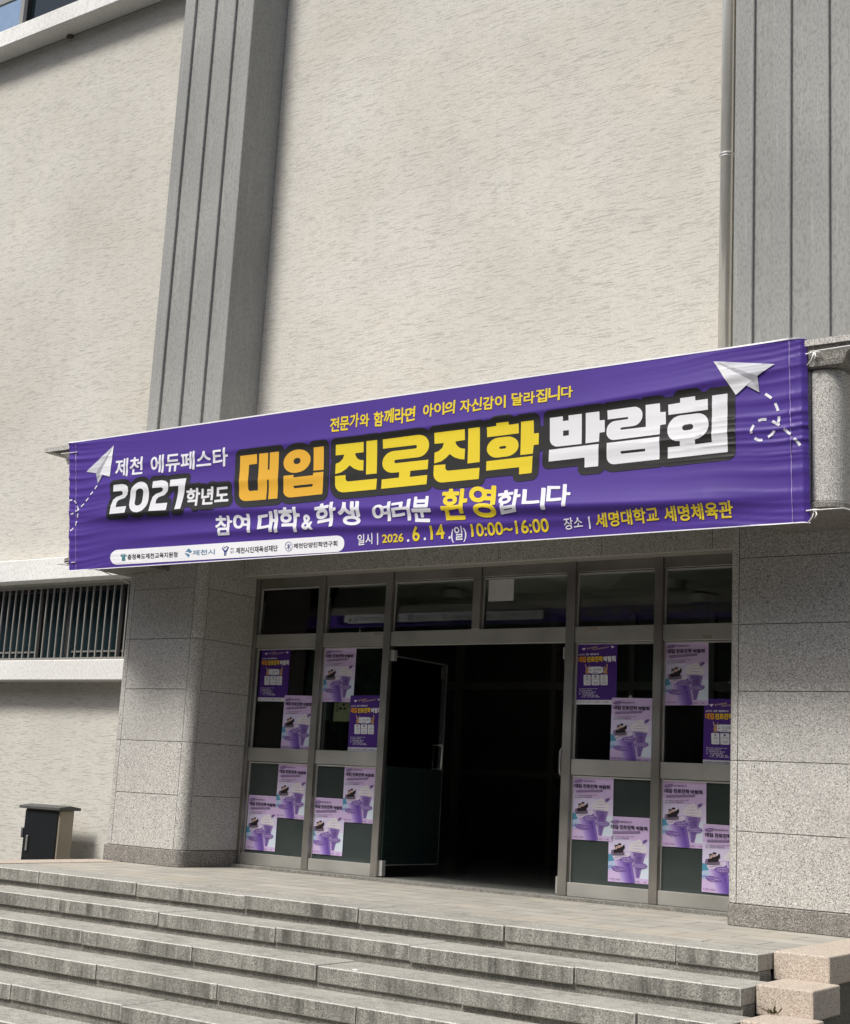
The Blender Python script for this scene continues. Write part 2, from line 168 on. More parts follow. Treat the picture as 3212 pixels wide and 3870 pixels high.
# ---------------------------------------------------------------- helpers
class MB:
    """collects faces and links them as one mesh object"""
    def __init__(s):
        s.v = []; s.f = []; s.m = []
    def quadface(s, pts, m=0):
        n = len(s.v); s.v += [tuple(p) for p in pts]; s.f.append(tuple(range(n, n + len(pts)))); s.m.append(m)
    def box(s, x0, x1, y0, y1, z0, z1, m=0, front=None):
        n = len(s.v)
        s.v += [(x0, y0, z0), (x1, y0, z0), (x1, y1, z0), (x0, y1, z0), (x0, y0, z1), (x1, y0, z1), (x1, y1, z1), (x0, y1, z1)]
        for k, q in enumerate(((0, 3, 2, 1), (4, 5, 6, 7), (0, 1, 5, 4), (1, 2, 6, 5), (2, 3, 7, 6), (3, 0, 4, 7))):
            s.f.append(tuple(n + i for i in q)); s.m.append(front if (front is not None and k == 2) else m)
    def prism(s, poly, z0, z1, m=0):
        """extrude an xy polygon (counter clockwise) upwards"""
        n = len(s.v); N = len(poly)
        s.v += [(p[0], p[1], z0) for p in poly] + [(p[0], p[1], z1) for p in poly]
        s.f.append(tuple(n + i for i in reversed(range(N)))); s.m.append(m)
        s.f.append(tuple(n + N + i for i in range(N))); s.m.append(m)
        for i in range(N):
            j = (i + 1) % N
            s.f.append((n + i, n + j, n + N + j, n + N + i)); s.m.append(m)
    def tube(s, pts, r, n=10, m=0, cap=True):
        base = len(s.v); P = [Vector(p) for p in pts]
        for i, p in enumerate(P):
            d = (P[min(i + 1, len(P) - 1)] - P[max(i - 1, 0)]).normalized()
            a = d.orthogonal().normalized() if abs(d.z) > .9 else d.cross(Vector((0, 0, 1))).normalized()
            b = d.cross(a).normalized()
            rr = r[i] if isinstance(r, (list, tuple)) else r
            for k in range(n):
                t = 2 * math.pi * k / n
                s.v.append(tuple(p + a * (rr * math.cos(t)) + b * (rr * math.sin(t))))
        for i in range(len(P) - 1):
            for k in range(n):
                k2 = (k + 1) % n
                s.f.append((base + i * n + k, base + i * n + k2, base + (i + 1) * n + k2, base + (i + 1) * n + k)); s.m.append(m)
        if cap:
            s.f.append(tuple(base + k for k in reversed(range(n)))); s.m.append(m)
            s.f.append(tuple(base + (len(P) - 1) * n + k for k in range(n))); s.m.append(m)
    def build(s, name, mats, parent=None, bevel=0, smooth=False, seg=1):
        me = bpy.data.meshes.new(name)
        me.from_pydata(s.v, [], s.f)
        for mm in (mats if isinstance(mats, (list, tuple)) else [mats]):
            me.materials.append(mm)
        me.polygons.foreach_set('material_index', s.m)
        bm = bmesh.new(); bm.from_mesh(me)
        bmesh.ops.recalc_face_normals(bm, faces=bm.faces)
        bm.to_mesh(me); bm.free()
        if smooth:
            me.polygons.foreach_set('use_smooth', [True] * len(me.polygons))
        o = bpy.data.objects.new(name, me)
        COL.objects.link(o)
        if parent:
            o.parent = parent
        if bevel:
            b = o.modifiers.new('bevel', 'BEVEL'); b.width = bevel; b.segments = seg; b.limit_method = 'ANGLE'; b.angle_limit = math.radians(50)
        return o

def empty(name, loc=(0, 0, 0)):
    o = bpy.data.objects.new(name, None); COL.objects.link(o); o.location = loc; o.empty_display_size = .2
    return o
def tag(o, label, cat, group=None):
    o['label'] = label; o['category'] = cat
    if group: o['group'] = group
    return o
def structure(o):
    o['kind'] = 'structure'; return o

def round_rect(x0, x1, y0, y1, r, n=6, corners=(1, 1, 1, 1)):
    """ccw polygon; corners: (x0y0, x1y0, x1y1, x0y1)"""
    out = []
    for (cx, cy, a0, use, px, py) in ((x0 + r, y0 + r, 180, corners[0], x0, y0), (x1 - r, y0 + r, 270, corners[1], x1, y0), (x1 - r, y1 - r, 0, corners[2], x1, y1), (x0 + r, y1 - r, 90, corners[3], x0, y1)):
        if use:
            for k in range(n + 1):
                a = math.radians(a0 + 90 * k / n); out.append((cx + r * math.cos(a), cy + r * math.sin(a)))
        else:
            out.append((px, py))
    return out

# ---------------------------------------------------------------- materials
def srgb(r, g, b):
    f = lambda c: (c / 255 / 12.92) if c / 255 <= .04045 else ((c / 255 + .055) / 1.055) ** 2.4
    return (f(r), f(g), f(b), 1)
class Mat:
    def __init__(s, name):
        s.m = bpy.data.materials.new(name); s.m.use_nodes = True
        s.nt = s.m.node_tree; s.n = s.nt.nodes; s.l = s.nt.links
        s.p = s.n['Principled BSDF']
        s._obj = None
    def node(s, t, **kw):
        n = s.n.new(t)
        for k, v in kw.items():
            if k.startswith('i_'):
                key = k[2:]; n.inputs[int(key) if key.isdigit() else key].default_value = v
            else: setattr(n, k, v)
        return n
    def link(s, a, b): s.l.new(a, b)
    def coords(s, scale=(1, 1, 1), rot=(0, 0, 0), vec=None):
        if s._obj is None: s._obj = s.n.new('ShaderNodeTexCoord')
        mp = s.node('ShaderNodeMapping'); mp.inputs['Scale'].default_value = scale; mp.inputs['Rotation'].default_value = rot
        s.link(vec if vec else s._obj.outputs['Object'], mp.inputs[0]); return mp.outputs[0]
    def noise(s, vec, scale, detail=2, rough=.5, dist=0):
        n = s.node('ShaderNodeTexNoise'); n.inputs['Scale'].default_value = scale; n.inputs['Detail'].default_value = detail
        n.inputs['Roughness'].default_value = rough; n.inputs['Distortion'].default_value = dist
        s.link(vec, n.inputs['Vector']); return n.outputs['Fac']
    def ramp(s, fac, stops, interp='LINEAR'):
        r = s.n.new('ShaderNodeValToRGB'); r.color_ramp.interpolation = interp
        e = r.color_ramp.elements
        while len(e) < len(stops): e.new(.5)
        for k, (pos, c) in enumerate(stops):
            e[k].position = pos; e[k].color = c if not isinstance(c, (int, float)) else (c, c, c, 1)
        s.link(fac, r.inputs[0]); return r.outputs[0]
    def mix(s, fac, a, b, mode='MIX'):
        n = s.n.new('ShaderNodeMix'); n.data_type = 'RGBA'; n.blend_type = mode
        for sock, val in ((n.inputs['Factor'], fac), (n.inputs['A'], a), (n.inputs['B'], b)):
            if hasattr(val, 'default_value') or hasattr(val, 'links'): s.link(val, sock)
            else: sock.default_value = val
        return n.outputs['Result']
    def math(s, op, a, b=None):
        n = s.node('ShaderNodeMath', operation=op)
        for i, val in enumerate((a, b)):
            if val is None: continue
            if hasattr(val, 'links'): s.link(val, n.inputs[i])
            else: n.inputs[i].default_value = val
        return n.outputs[0]
    def bump(s, h, strength=.3, dist=.01):
        b = s.n.new('ShaderNodeBump'); b.inputs['Strength'].default_value = strength; b.inputs['Distance'].default_value = dist
        s.link(h, b.inputs['Height']); s.link(b.outputs[0], s.p.inputs['Normal'])
    def base(s, c):
        if hasattr(c, 'links'): s.link(c, s.p.inputs['Base Color'])
        else: s.p.inputs['Base Color'].default_value = c
    def set(s, **kw):
        for k, v in kw.items(): s.p.inputs[k].default_value = v
        return s

def paint(name, col, rough=.5, spec=.3, metallic=0, var=.06):
    m = Mat(name); v = m.coords()
    n = m.noise(v, 6, 3)
    c = tuple(col[:3])
    m.base(m.ramp(n, [(.25, tuple(x * (1 - var) for x in c) + (1,)), (.75, tuple(min(1, x * (1 + var)) for x in c) + (1,))]))
    m.set(Roughness=rough, Metallic=metallic); m.p.inputs['Specular IOR Level'].default_value = spec
    return m.m

def stucco():
    m = Mat('cream_stucco')
    v = m.coords()
    # slow wobble so that the trowel tears drift and tilt
    wob = m.node('ShaderNodeTexNoise'); wob.inputs['Scale'].default_value = .7; wob.inputs['Detail'].default_value = 2
    m.link(v, wob.inputs['Vector'])
    sub = m.node('ShaderNodeVectorMath', operation='SUBTRACT'); m.link(wob.outputs['Color'], sub.inputs[0]); sub.inputs[1].default_value = (.5, .5, .5)
    tilt = m.node('ShaderNodeSeparateXYZ'); m.link(v, tilt.inputs[0])
    sh = m.node('ShaderNodeCombineXYZ'); m.link(m.math('MULTIPLY', tilt.outputs[0], -.03), sh.inputs[2])
    sc = m.node('ShaderNodeVectorMath', operation='SCALE'); m.link(sub.outputs[0], sc.inputs[0]); sc.inputs['Scale'].default_value = .09
    ad0 = m.node('ShaderNodeVectorMath', operation='ADD'); m.link(v, ad0.inputs[0]); m.link(sh.outputs[0], ad0.inputs[1])
    add = m.node('ShaderNodeVectorMath', operation='ADD'); m.link(ad0.outputs[0], add.inputs[0]); m.link(sc.outputs[0], add.inputs[1])
    tears = m.noise(m.coords((8.5, 8.5, 150), (0, 0, 0), add.outputs[0]), 1.0, 1.0, .4, .1)
    dens = m.noise(v, 4.5, 3)
    thr = m.math('ADD', tears, m.math('MULTIPLY', m.math('SUBTRACT', dens, .5), .12))
    mask = m.ramp(thr, [(.585, 0), (.655, 1)])
    fine = m.noise(m.coords((60, 60, 14)), 1.0, 2)
    grain = m.noise(v, 90, 2)
    blot = m.noise(v, .55, 3, .55)
    warm = m.noise(v, .8, 2)
    c = m.ramp(blot, [(.3, (.515, .495, .438, 1)), (.7, (.625, .608, .555, 1))])
    c = m.mix(m.ramp(warm, [(.56, 0), (.75, .35)]), c, (.61, .56, .465, 1))
    c = m.mix(m.ramp(grain, [(.35, .34), (.6, 0)]), c, (.35, .33, .29, 1))
    c = m.mix(m.math('MULTIPLY', mask, .40), c, (.21, .20, .175, 1))
    # thin vertical run-off streaks
    st = m.noise(m.coords((9, 9, .25)), 1.0, 3)
    c = m.mix(m.ramp(st, [(.58, 0), (.72, .16)]), c, (.42, .40, .36, 1))
    m.base(c)
    h = m.math('SUBTRACT', m.math('ADD', m.math('MULTIPLY', fine, .3), m.math('MULTIPLY', grain, .25)), mask)
    m.bump(h, .3, .005)
    m.set(Roughness=.9); m.p.inputs['Specular IOR Level'].default_value = .15
    return m.m

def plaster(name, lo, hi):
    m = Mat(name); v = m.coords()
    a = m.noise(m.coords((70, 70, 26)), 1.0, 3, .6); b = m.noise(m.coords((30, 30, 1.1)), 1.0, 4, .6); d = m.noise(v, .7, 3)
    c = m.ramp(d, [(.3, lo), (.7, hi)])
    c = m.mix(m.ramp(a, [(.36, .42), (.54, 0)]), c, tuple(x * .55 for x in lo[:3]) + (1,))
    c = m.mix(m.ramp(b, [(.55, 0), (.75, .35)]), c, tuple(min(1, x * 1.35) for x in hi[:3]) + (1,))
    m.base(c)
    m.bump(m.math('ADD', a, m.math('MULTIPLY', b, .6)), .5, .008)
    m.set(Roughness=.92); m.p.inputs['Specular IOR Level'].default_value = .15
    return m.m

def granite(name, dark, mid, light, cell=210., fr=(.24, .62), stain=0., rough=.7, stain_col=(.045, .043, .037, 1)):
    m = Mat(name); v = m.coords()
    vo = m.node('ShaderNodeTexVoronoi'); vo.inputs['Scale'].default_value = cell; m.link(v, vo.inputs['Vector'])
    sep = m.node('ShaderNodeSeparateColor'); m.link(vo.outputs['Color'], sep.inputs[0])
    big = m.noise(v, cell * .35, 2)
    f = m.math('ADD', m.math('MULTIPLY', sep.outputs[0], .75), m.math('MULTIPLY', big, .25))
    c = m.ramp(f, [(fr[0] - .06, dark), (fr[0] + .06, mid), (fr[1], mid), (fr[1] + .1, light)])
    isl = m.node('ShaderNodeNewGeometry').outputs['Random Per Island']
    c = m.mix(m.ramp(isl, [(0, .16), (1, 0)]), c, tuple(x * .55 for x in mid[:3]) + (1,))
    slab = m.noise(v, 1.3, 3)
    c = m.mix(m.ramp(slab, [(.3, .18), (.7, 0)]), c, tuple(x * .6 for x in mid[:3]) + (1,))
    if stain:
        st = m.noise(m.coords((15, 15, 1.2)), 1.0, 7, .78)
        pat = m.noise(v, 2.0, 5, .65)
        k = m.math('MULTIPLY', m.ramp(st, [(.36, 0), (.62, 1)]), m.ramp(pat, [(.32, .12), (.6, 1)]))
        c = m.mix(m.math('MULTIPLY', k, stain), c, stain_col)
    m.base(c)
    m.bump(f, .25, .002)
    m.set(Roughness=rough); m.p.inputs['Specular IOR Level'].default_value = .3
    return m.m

def paving():
    m = Mat('paving_slabs'); v = m.coords()
    br = m.node('ShaderNodeTexBrick'); br.offset = .5
    br.inputs['Scale'].default_value = 1.0; br.inputs['Mortar Size'].default_value = .009; br.inputs['Brick Width'].default_value = .6; br.inputs['Row Height'].default_value = .3
    br.inputs['Color1'].default_value = (.46, .435, .375, 1); br.inputs['Color2'].default_value = (.37, .355, .31, 1); br.inputs['Mortar'].default_value = (.15, .138, .115, 1)
    m.link(v, br.inputs['Vector'])
    n = m.noise(v, 3.2, 4, .6); g = m.noise(v, 120, 2)
    c = m.mix(m.ramp(n, [(.35, .55), (.62, 0)]), br.outputs['Color'], (.26, .25, .22, 1))
    c = m.mix(m.ramp(g, [(.4, .3), (.58, 0)]), c, (.26, .245, .215, 1))
    w = m.noise(v, 1.1, 2)
    c = m.mix(m.ramp(w, [(.5, 0), (.75, .4)]), c, (.47, .405, .30, 1))
    m.base(c); m.bump(m.math('ADD', br.outputs['Fac'], m.math('MULTIPLY', g, -.2)), .3, -.003)
    m.set(Roughness=.8); m.p.inputs['Specular IOR Level'].default_value = .25
    return m.m

def steel(name, lo, hi, metal):
    m = Mat(name); v = m.coords()
    a = m.noise(m.coords((4, 4, 160)), 1.0, 2); d = m.noise(v, 2.3, 3)
    c = m.ramp(d, [(.3, lo), (.7, hi)])
    m.base(c)
    r = m.ramp(m.math('ADD', m.math('MULTIPLY', a, .5), m.math('MULTIPLY', d, .5)), [(.3, .34), (.7, .5)])
    m.link(r, m.p.inputs['Roughness'])
    m.set(Metallic=metal)
    m.bump(a, .06, .001)
    return m.m

def glass(name='window_glass', tint=(.84, .88, .86, 1)):
    m = Mat(name)
    out = m.n['Material Output']
    tr = m.node('ShaderNodeBsdfTransparent'); tr.inputs[0].default_value = tint
    gl = m.node('ShaderNodeBsdfGlossy'); gl.inputs['Color'].default_value = (1, 1, 1, 1); gl.inputs['Roughness'].default_value = .0
    fr = m.node('ShaderNodeFresnel'); fr.inputs[0].default_value = 1.55
    wav = m.noise(m.coords(), 1.5, 1)
    b = m.node('ShaderNodeBump'); b.inputs['Strength'].default_value = .006; b.inputs['Distance'].default_value = .02
    m.link(wav, b.inputs['Height']); m.link(b.outputs[0], gl.inputs['Normal'])
    mx = m.node('ShaderNodeMixShader')
    m.link(fr.outputs[0], mx.inputs[0]); m.link(tr.outputs[0], mx.inputs[1]); m.link(gl.outputs[0], mx.inputs[2])
    m.link(mx.outputs[0], out.inputs[0])
    return m.m

def cloth(name, col, transl=.12, rough=.45):
    m = Mat(name); v = m.coords()
    w = m.noise(m.coords((220, 220, 220)), 1.0, 1)
    n = m.noise(v, 1.2, 2)
    c = m.ramp(n, [(.3, tuple(x * .95 for x in col[:3]) + (1,)), (.7, tuple(min(1, x * 1.05) for x in col[:3]) + (1,))])
    m.base(c); m.set(Roughness=rough); m.p.inputs['Specular IOR Level'].default_value = .28
    m.bump(w, .08, .0008)
    t = m.node('ShaderNodeBsdfTranslucent'); m.link(c, t.inputs[0])
    mx = m.node('ShaderNodeMixShader'); mx.inputs[0].default_value = transl
    m.link(m.p.outputs[0], mx.inputs[1]); m.link(t.outputs[0], mx.inputs[2]); m.link(mx.outputs[0], m.n['Material Output'].inputs[0])
    return m.m

M_STUCCO = stucco()
M_PLASTER = plaster('grey_plaster', (.27, .272, .259, 1), (.35, .35, .331, 1))
M_WHITE_BAND = plaster('white_render', (.68, .675, .645, 1), (.80, .795, .765, 1))
M_GRAN = granite('light_granite', (.11, .105, .096, 1), (.43, .415, .38, 1), (.70, .68, .635, 1))
M_GRAN_D = granite('dark_granite_plinth', (.07, .065, .058, 1), (.24, .225, .20, 1), (.48, .455, .41, 1), fr=(.28, .7), stain=.3)
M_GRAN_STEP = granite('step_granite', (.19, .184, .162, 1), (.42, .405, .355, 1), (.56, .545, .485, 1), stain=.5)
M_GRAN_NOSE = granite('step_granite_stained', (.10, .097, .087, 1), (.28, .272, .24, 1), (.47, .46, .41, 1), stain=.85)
M_GRAN_EDGE = granite('worn_granite_edge', (.26, .25, .225, 1), (.52, .505, .455, 1), (.68, .665, .61, 1), stain=.2)
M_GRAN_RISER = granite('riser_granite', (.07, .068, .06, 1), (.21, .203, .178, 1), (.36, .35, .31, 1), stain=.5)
M_GRAN_PINK = granite('pink_granite', (.18, .145, .115, 1), (.47, .395, .32, 1), (.66, .585, .495, 1), fr=(.2, .6))
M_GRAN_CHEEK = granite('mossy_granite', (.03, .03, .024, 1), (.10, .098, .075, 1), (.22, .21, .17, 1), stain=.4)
M_MORTAR = paint('dark_mortar', (.10, .095, .085), .95, .1)
M_JOINT = paint("cladding_joint", (.20, .19, .17), .95, .1)
M_PAVE = paving()
M_STEEL = steel('brushed_steel', (.25, .238, .212, 1), (.38, .362, .33, 1), .85)
M_RAIL = steel('brushed_rail', (.40, .39, .36, 1), (.53, .52, .48, 1), .6)
M_BEAD = paint('bright_glazing_bead', (.62, .61, .58), .35, .5, .5)
M_GLASS = glass()
M_FILM = paint('dark_green_film', (.046, .058, .054), .06, .5)
M_FILM2 = paint('door_green_film', (.016, .028, .025), .06, .5)
M_DARKGLASS = paint('dark_window_glass', (.008, .013, .016), .04, .5)
M_TEALGLASS = paint('teal_window_glass', (.010, .019, .023), .12, .5)
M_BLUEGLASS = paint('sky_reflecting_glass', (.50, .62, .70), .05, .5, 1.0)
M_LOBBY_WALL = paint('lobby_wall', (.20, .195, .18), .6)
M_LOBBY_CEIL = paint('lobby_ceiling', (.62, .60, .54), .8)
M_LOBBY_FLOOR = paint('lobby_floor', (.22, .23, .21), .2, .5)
M_ALU = paint('grey_aluminium', (.30, .29, .265), .4, .5, .4)
M_BRONZE = paint('dark_window_frame', (.045, .042, .04), .4, .5, .3)
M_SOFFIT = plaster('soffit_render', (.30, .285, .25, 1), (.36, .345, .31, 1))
M_PIPE = paint('stainless_pipe', (.70, .69, .65), .22, .7, .45)
M_CAB = paint('beige_cabinet', (.36, .315, .235), .5, .4)
M_CABDOOR = paint('black_cabinet_door', (.010, .011, .012), .4, .4)
M_CABROOF = paint('dark_cabinet_roof', (.085, .085, .08), .5, .4)
M_CORD = paint('white_cord', (.78, .77, .74), .8)
M_ASPHALT = granite('asphalt', (.03, .03, .03, 1), (.06, .058, .055, 1), (.11, .11, .105, 1), cell=70)

# ---------------------------------------------------------------- outlines, lettering
def segs_of(loops):
    A = []; B = []
    for L in loops:
        L = np.asarray(L, float); A.append(L); B.append(np.roll(L, -1, 0))
    return np.concatenate(A), np.concatenate(B)
def even_odd(px, py, A, B):
    ins = np.zeros(px.shape, bool)
    for (x0, y0), (x1, y1) in zip(A, B):
        if y0 == y1: continue
        c = (y0 > py) != (y1 > py)
        ins ^= c & (px < (x1 - x0) * (py - y0) / (y1 - y0) + x0)
    return ins
def sdf_contours(loops, off, step):
    """outline of the union of the loops grown by off, as closed loops (marching squares)"""
    A, B = segs_of(loops)
    lo = np.minimum(A.min(0), B.min(0)) - off - 2.5 * step; hi = np.maximum(A.max(0), B.max(0)) + off + 2.5 * step
    nx, ny = int((hi[0] - lo[0]) / step) + 2, int((hi[1] - lo[1]) / step) + 2
    gx, gy = np.meshgrid(lo[0] + step * np.arange(nx), lo[1] + step * np.arange(ny), indexing='ij')
    d2 = np.full(gx.shape, 1e9)
    R = off + 3 * step
    for a, b in zip(A, B):
        i0 = max(0, int((min(a[0], b[0]) - R - lo[0]) / step)); i1 = min(nx, int((max(a[0], b[0]) + R - lo[0]) / step) + 2)
        j0 = max(0, int((min(a[1], b[1]) - R - lo[1]) / step)); j1 = min(ny, int((max(a[1], b[1]) + R - lo[1]) / step) + 2)
        X = gx[i0:i1, j0:j1]; Y = gy[i0:i1, j0:j1]
        e = b - a; l2 = max(e @ e, 1e-14)
        t = np.clip(((X - a[0]) * e[0] + (Y - a[1]) * e[1]) / l2, 0, 1)
        q = (X - a[0] - t * e[0]) ** 2 + (Y - a[1] - t * e[1]) ** 2
        d2[i0:i1, j0:j1] = np.minimum(d2[i0:i1, j0:j1], q)
    ins = even_odd(gx, gy, A, B)
    f = np.minimum(np.sqrt(d2), 3 * R); f = np.where(ins, -f, f) - off
    f[np.abs(f) < 1e-9] = 1e-9
    nxt = {}; pos = {}
    def ep(i, j, d):
        k = (i, j, d)
        if k not in pos:
            v0 = f[i, j]; v1 = f[i + 1, j] if d == 0 else f[i, j + 1]
            t = v0 / (v0 - v1)
            pos[k] = (gx[i, j] + (t * step if d == 0 else 0), gy[i, j] + (t * step if d == 1 else 0))
        return k
    s = f < 0
    code = s[:-1, :-1] * 1 + s[1:, :-1] * 2 + s[1:, 1:] * 4 + s[:-1, 1:] * 8
    for i, j in zip(*np.nonzero((code > 0) & (code < 15))):
        c = code[i, j]
        Bt, Rt, Tp, Lf = (i, j, 0), (i + 1, j, 1), (i, j + 1, 0), (i, j, 1)
        tab = {1: [(Lf, Bt)], 2: [(Bt, Rt)], 3: [(Lf, Rt)], 4: [(Rt, Tp)], 5: [(Lf, Bt), (Rt, Tp)], 6: [(Bt, Tp)], 7: [(Lf, Tp)],
               8: [(Tp, Lf)], 9: [(Tp, Bt)], 10: [(Tp, Lf), (Bt, Rt)], 11: [(Tp, Rt)], 12: [(Rt, Lf)], 13: [(Rt, Bt)], 14: [(Bt, Lf)]}[int(c)]
        for a, b in tab:
            nxt[ep(*a)] = ep(*b)
    out = []
    while nxt:
        k0 = next(iter(nxt)); L = []; k = k0
        while k in nxt:
            L.append(pos[k]); k = nxt.pop(k)
        if len(L) >= 4: out.append(np.array(L))
    return out
def simplify(L, tol):
    """Douglas-Peucker on a closed loop"""
    L = np.asarray(L); n = len(L)
    if n < 8: return L
    i1 = int(np.argmax(((L - L[0]) ** 2).sum(1)))
    def dp(a, b, keep):
        if b - a < 2: return
        P = L[a:b + 1] if b < n else np.vstack([L[a:], L[:1]])
        e = P[-1] - P[0]; l = math.hypot(*e)
        d = np.abs((P[:, 0] - P[0, 0]) * e[1] - (P[:, 1] - P[0, 1]) * e[0]) / l if l > 1e-12 else np.hypot(P[:, 0] - P[0, 0], P[:, 1] - P[0, 1])
        k = int(np.argmax(d))
        if d[k] > tol:
            keep.add((a + k) % n); dp(a, a + k, keep); dp(a + k, b, keep)
    keep = {0, i1}
    dp(0, i1, keep); dp(i1, n, keep)
    return L[sorted(keep)]
def resample(L, h):
    out = []
    L = np.asarray(L)
    for a, b in zip(L, np.roll(L, -1, 0)):
        k = max(1, int(math.hypot(*(b - a)) / h))
        for i in range(k): out.append(a + (b - a) * (i / k))
    return np.array(out)
def fill(loops, h=None):
    """triangles (points, faces) of the even-odd inside of the loops; h = grid of inner points"""
    if h: loops = [resample(L, h) for L in loops]
    pts = []; edges = []
    for L in loops:
        n = len(pts); pts += [tuple(p) for p in L]; edges += [(n + i, n + (i + 1) % len(L)) for i in range(len(L))]
    A, B = segs_of(loops)
    if h:
        lo, hi = A.min(0), A.max(0)
        gx, gy = np.meshgrid(np.arange(math.floor(lo[0] / h) * h, hi[0], h), np.arange(math.floor(lo[1] / h) * h, hi[1], h), indexing='ij')
        gx = gx.ravel(); gy = gy.ravel()
        k = even_odd(gx, gy, A, B)
        pts += [(float(x), float(y)) for x, y in zip(gx[k], gy[k])]
    V, E, F, *_ = delaunay_2d_cdt([Vector(p) for p in pts], edges, [], 0, 1e-7)
    V = np.array([(v.x, v.y) for v in V])
    T = np.array([t for t in F if len(t) == 3])
    if len(T) == 0: return V, []
    c = V[T].mean(1)
    k = even_odd(c[:, 0], c[:, 1], A, B)
    return V, [tuple(int(q) for q in t) for t in T[k]]
_words = {}
def word_loops(txt, off=0., step=.022):
    """outline loops of a word in its own ink box, mapped to 0..1 x 0..1"""
    key = (txt, off)
    if key in _words: return _words[key]
    cu = bpy.data.curves.new('word', 'FONT'); cu.body = txt; cu.size = 1.0; cu.resolution_u = 4
    ob = bpy.data.objects.new('word', cu)
    me = ob.to_mesh()
    bm = bmesh.new(); bm.from_mesh(me)
    bmesh.ops.remove_doubles(bm, verts=bm.verts, dist=1e-5)
    nb = {}
    for e in bm.edges:
        if len(e.link_faces) == 1:
            a, b = e.verts
            nb.setdefault(a.index, []).append(b.index); nb.setdefault(b.index, []).append(a.index)
    co = [(v.co.x, v.co.y) for v in bm.verts]
    bm.free(); ob.to_mesh_clear(); bpy.data.objects.remove(ob); bpy.data.curves.remove(cu)
    used = set(); loops = []
    for st in list(nb):
        while nb[st]:
            L = []; k = st
            while nb[k]:
                n2 = nb[k].pop(); nb[n2].remove(k); L.append(co[k]); k = n2
            if len(L) > 2: loops.append(np.array(L))
    if off:
        loops = [simplify(L, step * .12) for L in sdf_contours(loops, off, step)]
    lo = np.min([L.min(0) for L in loops], 0); hi = np.max([L.max(0) for L in loops], 0)
    loops = [(L - lo) / np.maximum(hi - lo, 1e-9) for L in loops]
    _words[key] = loops
    return loops
def to_quad(loops, q):
    """map unit-box loops into a quad given as top-left, top-right, bottom-right, bottom-left"""
    tl, tr, br, bl = [np.array(p) for p in q]
    out = []
    for L in loops:
        u = L[:, :1]; v = L[:, 1:]
        out.append(bl * (1 - u) * (1 - v) + br * u * (1 - v) + tr * u * v + tl * (1 - u) * v)
    return out
class Print:
    """flat print: stacked layers of triangles on a sheet, one mesh, several inks"""
    def __init__(s): s.v = []; s.f = []; s.m = []; s.inks = []
    def ink(s, mat):
        if mat not in s.inks: s.inks.append(mat)
        return s.inks.index(mat)
    def add(s, loops, mat, layer, h=None):
        V, T = fill(loops, h); n = len(s.v); k = s.ink(mat)
        s.v += [(float(a), float(b), layer) for a, b in V]
        for t in T: s.f.append(tuple(n + i for i in t)); s.m.append(k)
    def build(s, name, place, parent=None, normal=None):
        me = bpy.data.meshes.new(name)
        me.from_pydata([place(*p) for p in s.v], [], s.f)
        for m in s.inks: me.materials.append(m)
        me.polygons.foreach_set('material_index', s.m)
        bm = bmesh.new(); bm.from_mesh(me)
        bmesh.ops.delete(bm, geom=[v for v in bm.verts if not v.link_faces], context='VERTS')
        for f in bm.faces:
            if f.normal.y > 0: f.normal_flip()
        bm.to_mesh(me); bm.free()
        if normal:
            me.polygons.foreach_set('use_smooth', [True] * len(me.polygons))
            me.normals_split_custom_set_from_vertices([normal(v.co.x, v.co.z) for v in me.vertices])
        o = bpy.data.objects.new(name, me); COL.objects.link(o)
        if parent: o.parent = parent
        return o

# ================================================================= GROUND AND STEPS
g = MB(); g.box(-150, 150, -150, 60, -1.2, -.88)
structure(g.build('ground', M_ASPHALT))

NOSE = [-2.95, -3.36, -3.75, -4.13, -4.50, -4.86]
RISE = .147
JOINTS = [[-3.35, -2.2, -1.06, .01, 1.2, 2.41], [-3.74, -2.6, -1.52, -.39, .75, 1.95], [-4.2, -3.0, -1.89, -.78, .31, 1.41, 2.56], [-3.5, -2.4, -1.29, -.18, .93, 2.05], [-3.9, -2.8, -1.7, -.63, .3, 1.5, 2.6], [-3.3, -2.2, -1.1, .05, 1.15, 2.3]]
stairs = tag(empty('entrance_steps', (0, -3.4, -.88)), 'wide flight of weathered grey granite steps rising to the entrance landing', 'steps')
def rel(o, par):
    o.parent = par; o.matrix_parent_inverse = Matrix.Translation(-par.location)
    return o
rnd = random.Random(3)
for n, (yn, js) in enumerate(zip(NOSE, JOINTS)):
    z = -RISE * n
    xl, xr = -4.15 - .07 * n, 2.93 + .07 * n
    back = (yn + .42) if n == 0 else NOSE[n - 1] + .027
    b = MB()
    xs = [xl] + [j for j in js if xl + .2 < j < xr - .2] + [xr]
    for a, c in zip(xs, xs[1:]):
        dy = rnd.uniform(-.009, .009); dz = rnd.uniform(-.005, .004)
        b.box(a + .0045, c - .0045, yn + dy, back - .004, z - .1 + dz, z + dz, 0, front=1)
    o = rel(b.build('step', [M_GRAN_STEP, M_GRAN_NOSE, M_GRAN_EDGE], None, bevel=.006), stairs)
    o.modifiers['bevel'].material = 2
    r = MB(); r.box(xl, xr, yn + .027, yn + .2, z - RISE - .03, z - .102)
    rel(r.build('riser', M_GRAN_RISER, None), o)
lb = MB(); lb.box(-4.15, 2.93, NOSE[0] + .422, -.40, -.12, 0)
rel(lb.build('landing', M_PAVE, None), stairs)
core = MB()
for n, yn in enumerate(NOSE):
    core.box(-4.14 - .07 * n, 2.92 + .07 * n, yn + .12, -.45, -.9 + .001 * n, -RISE * n - .13)
rel(core.build('step_bed', M_MORTAR, None), stairs)
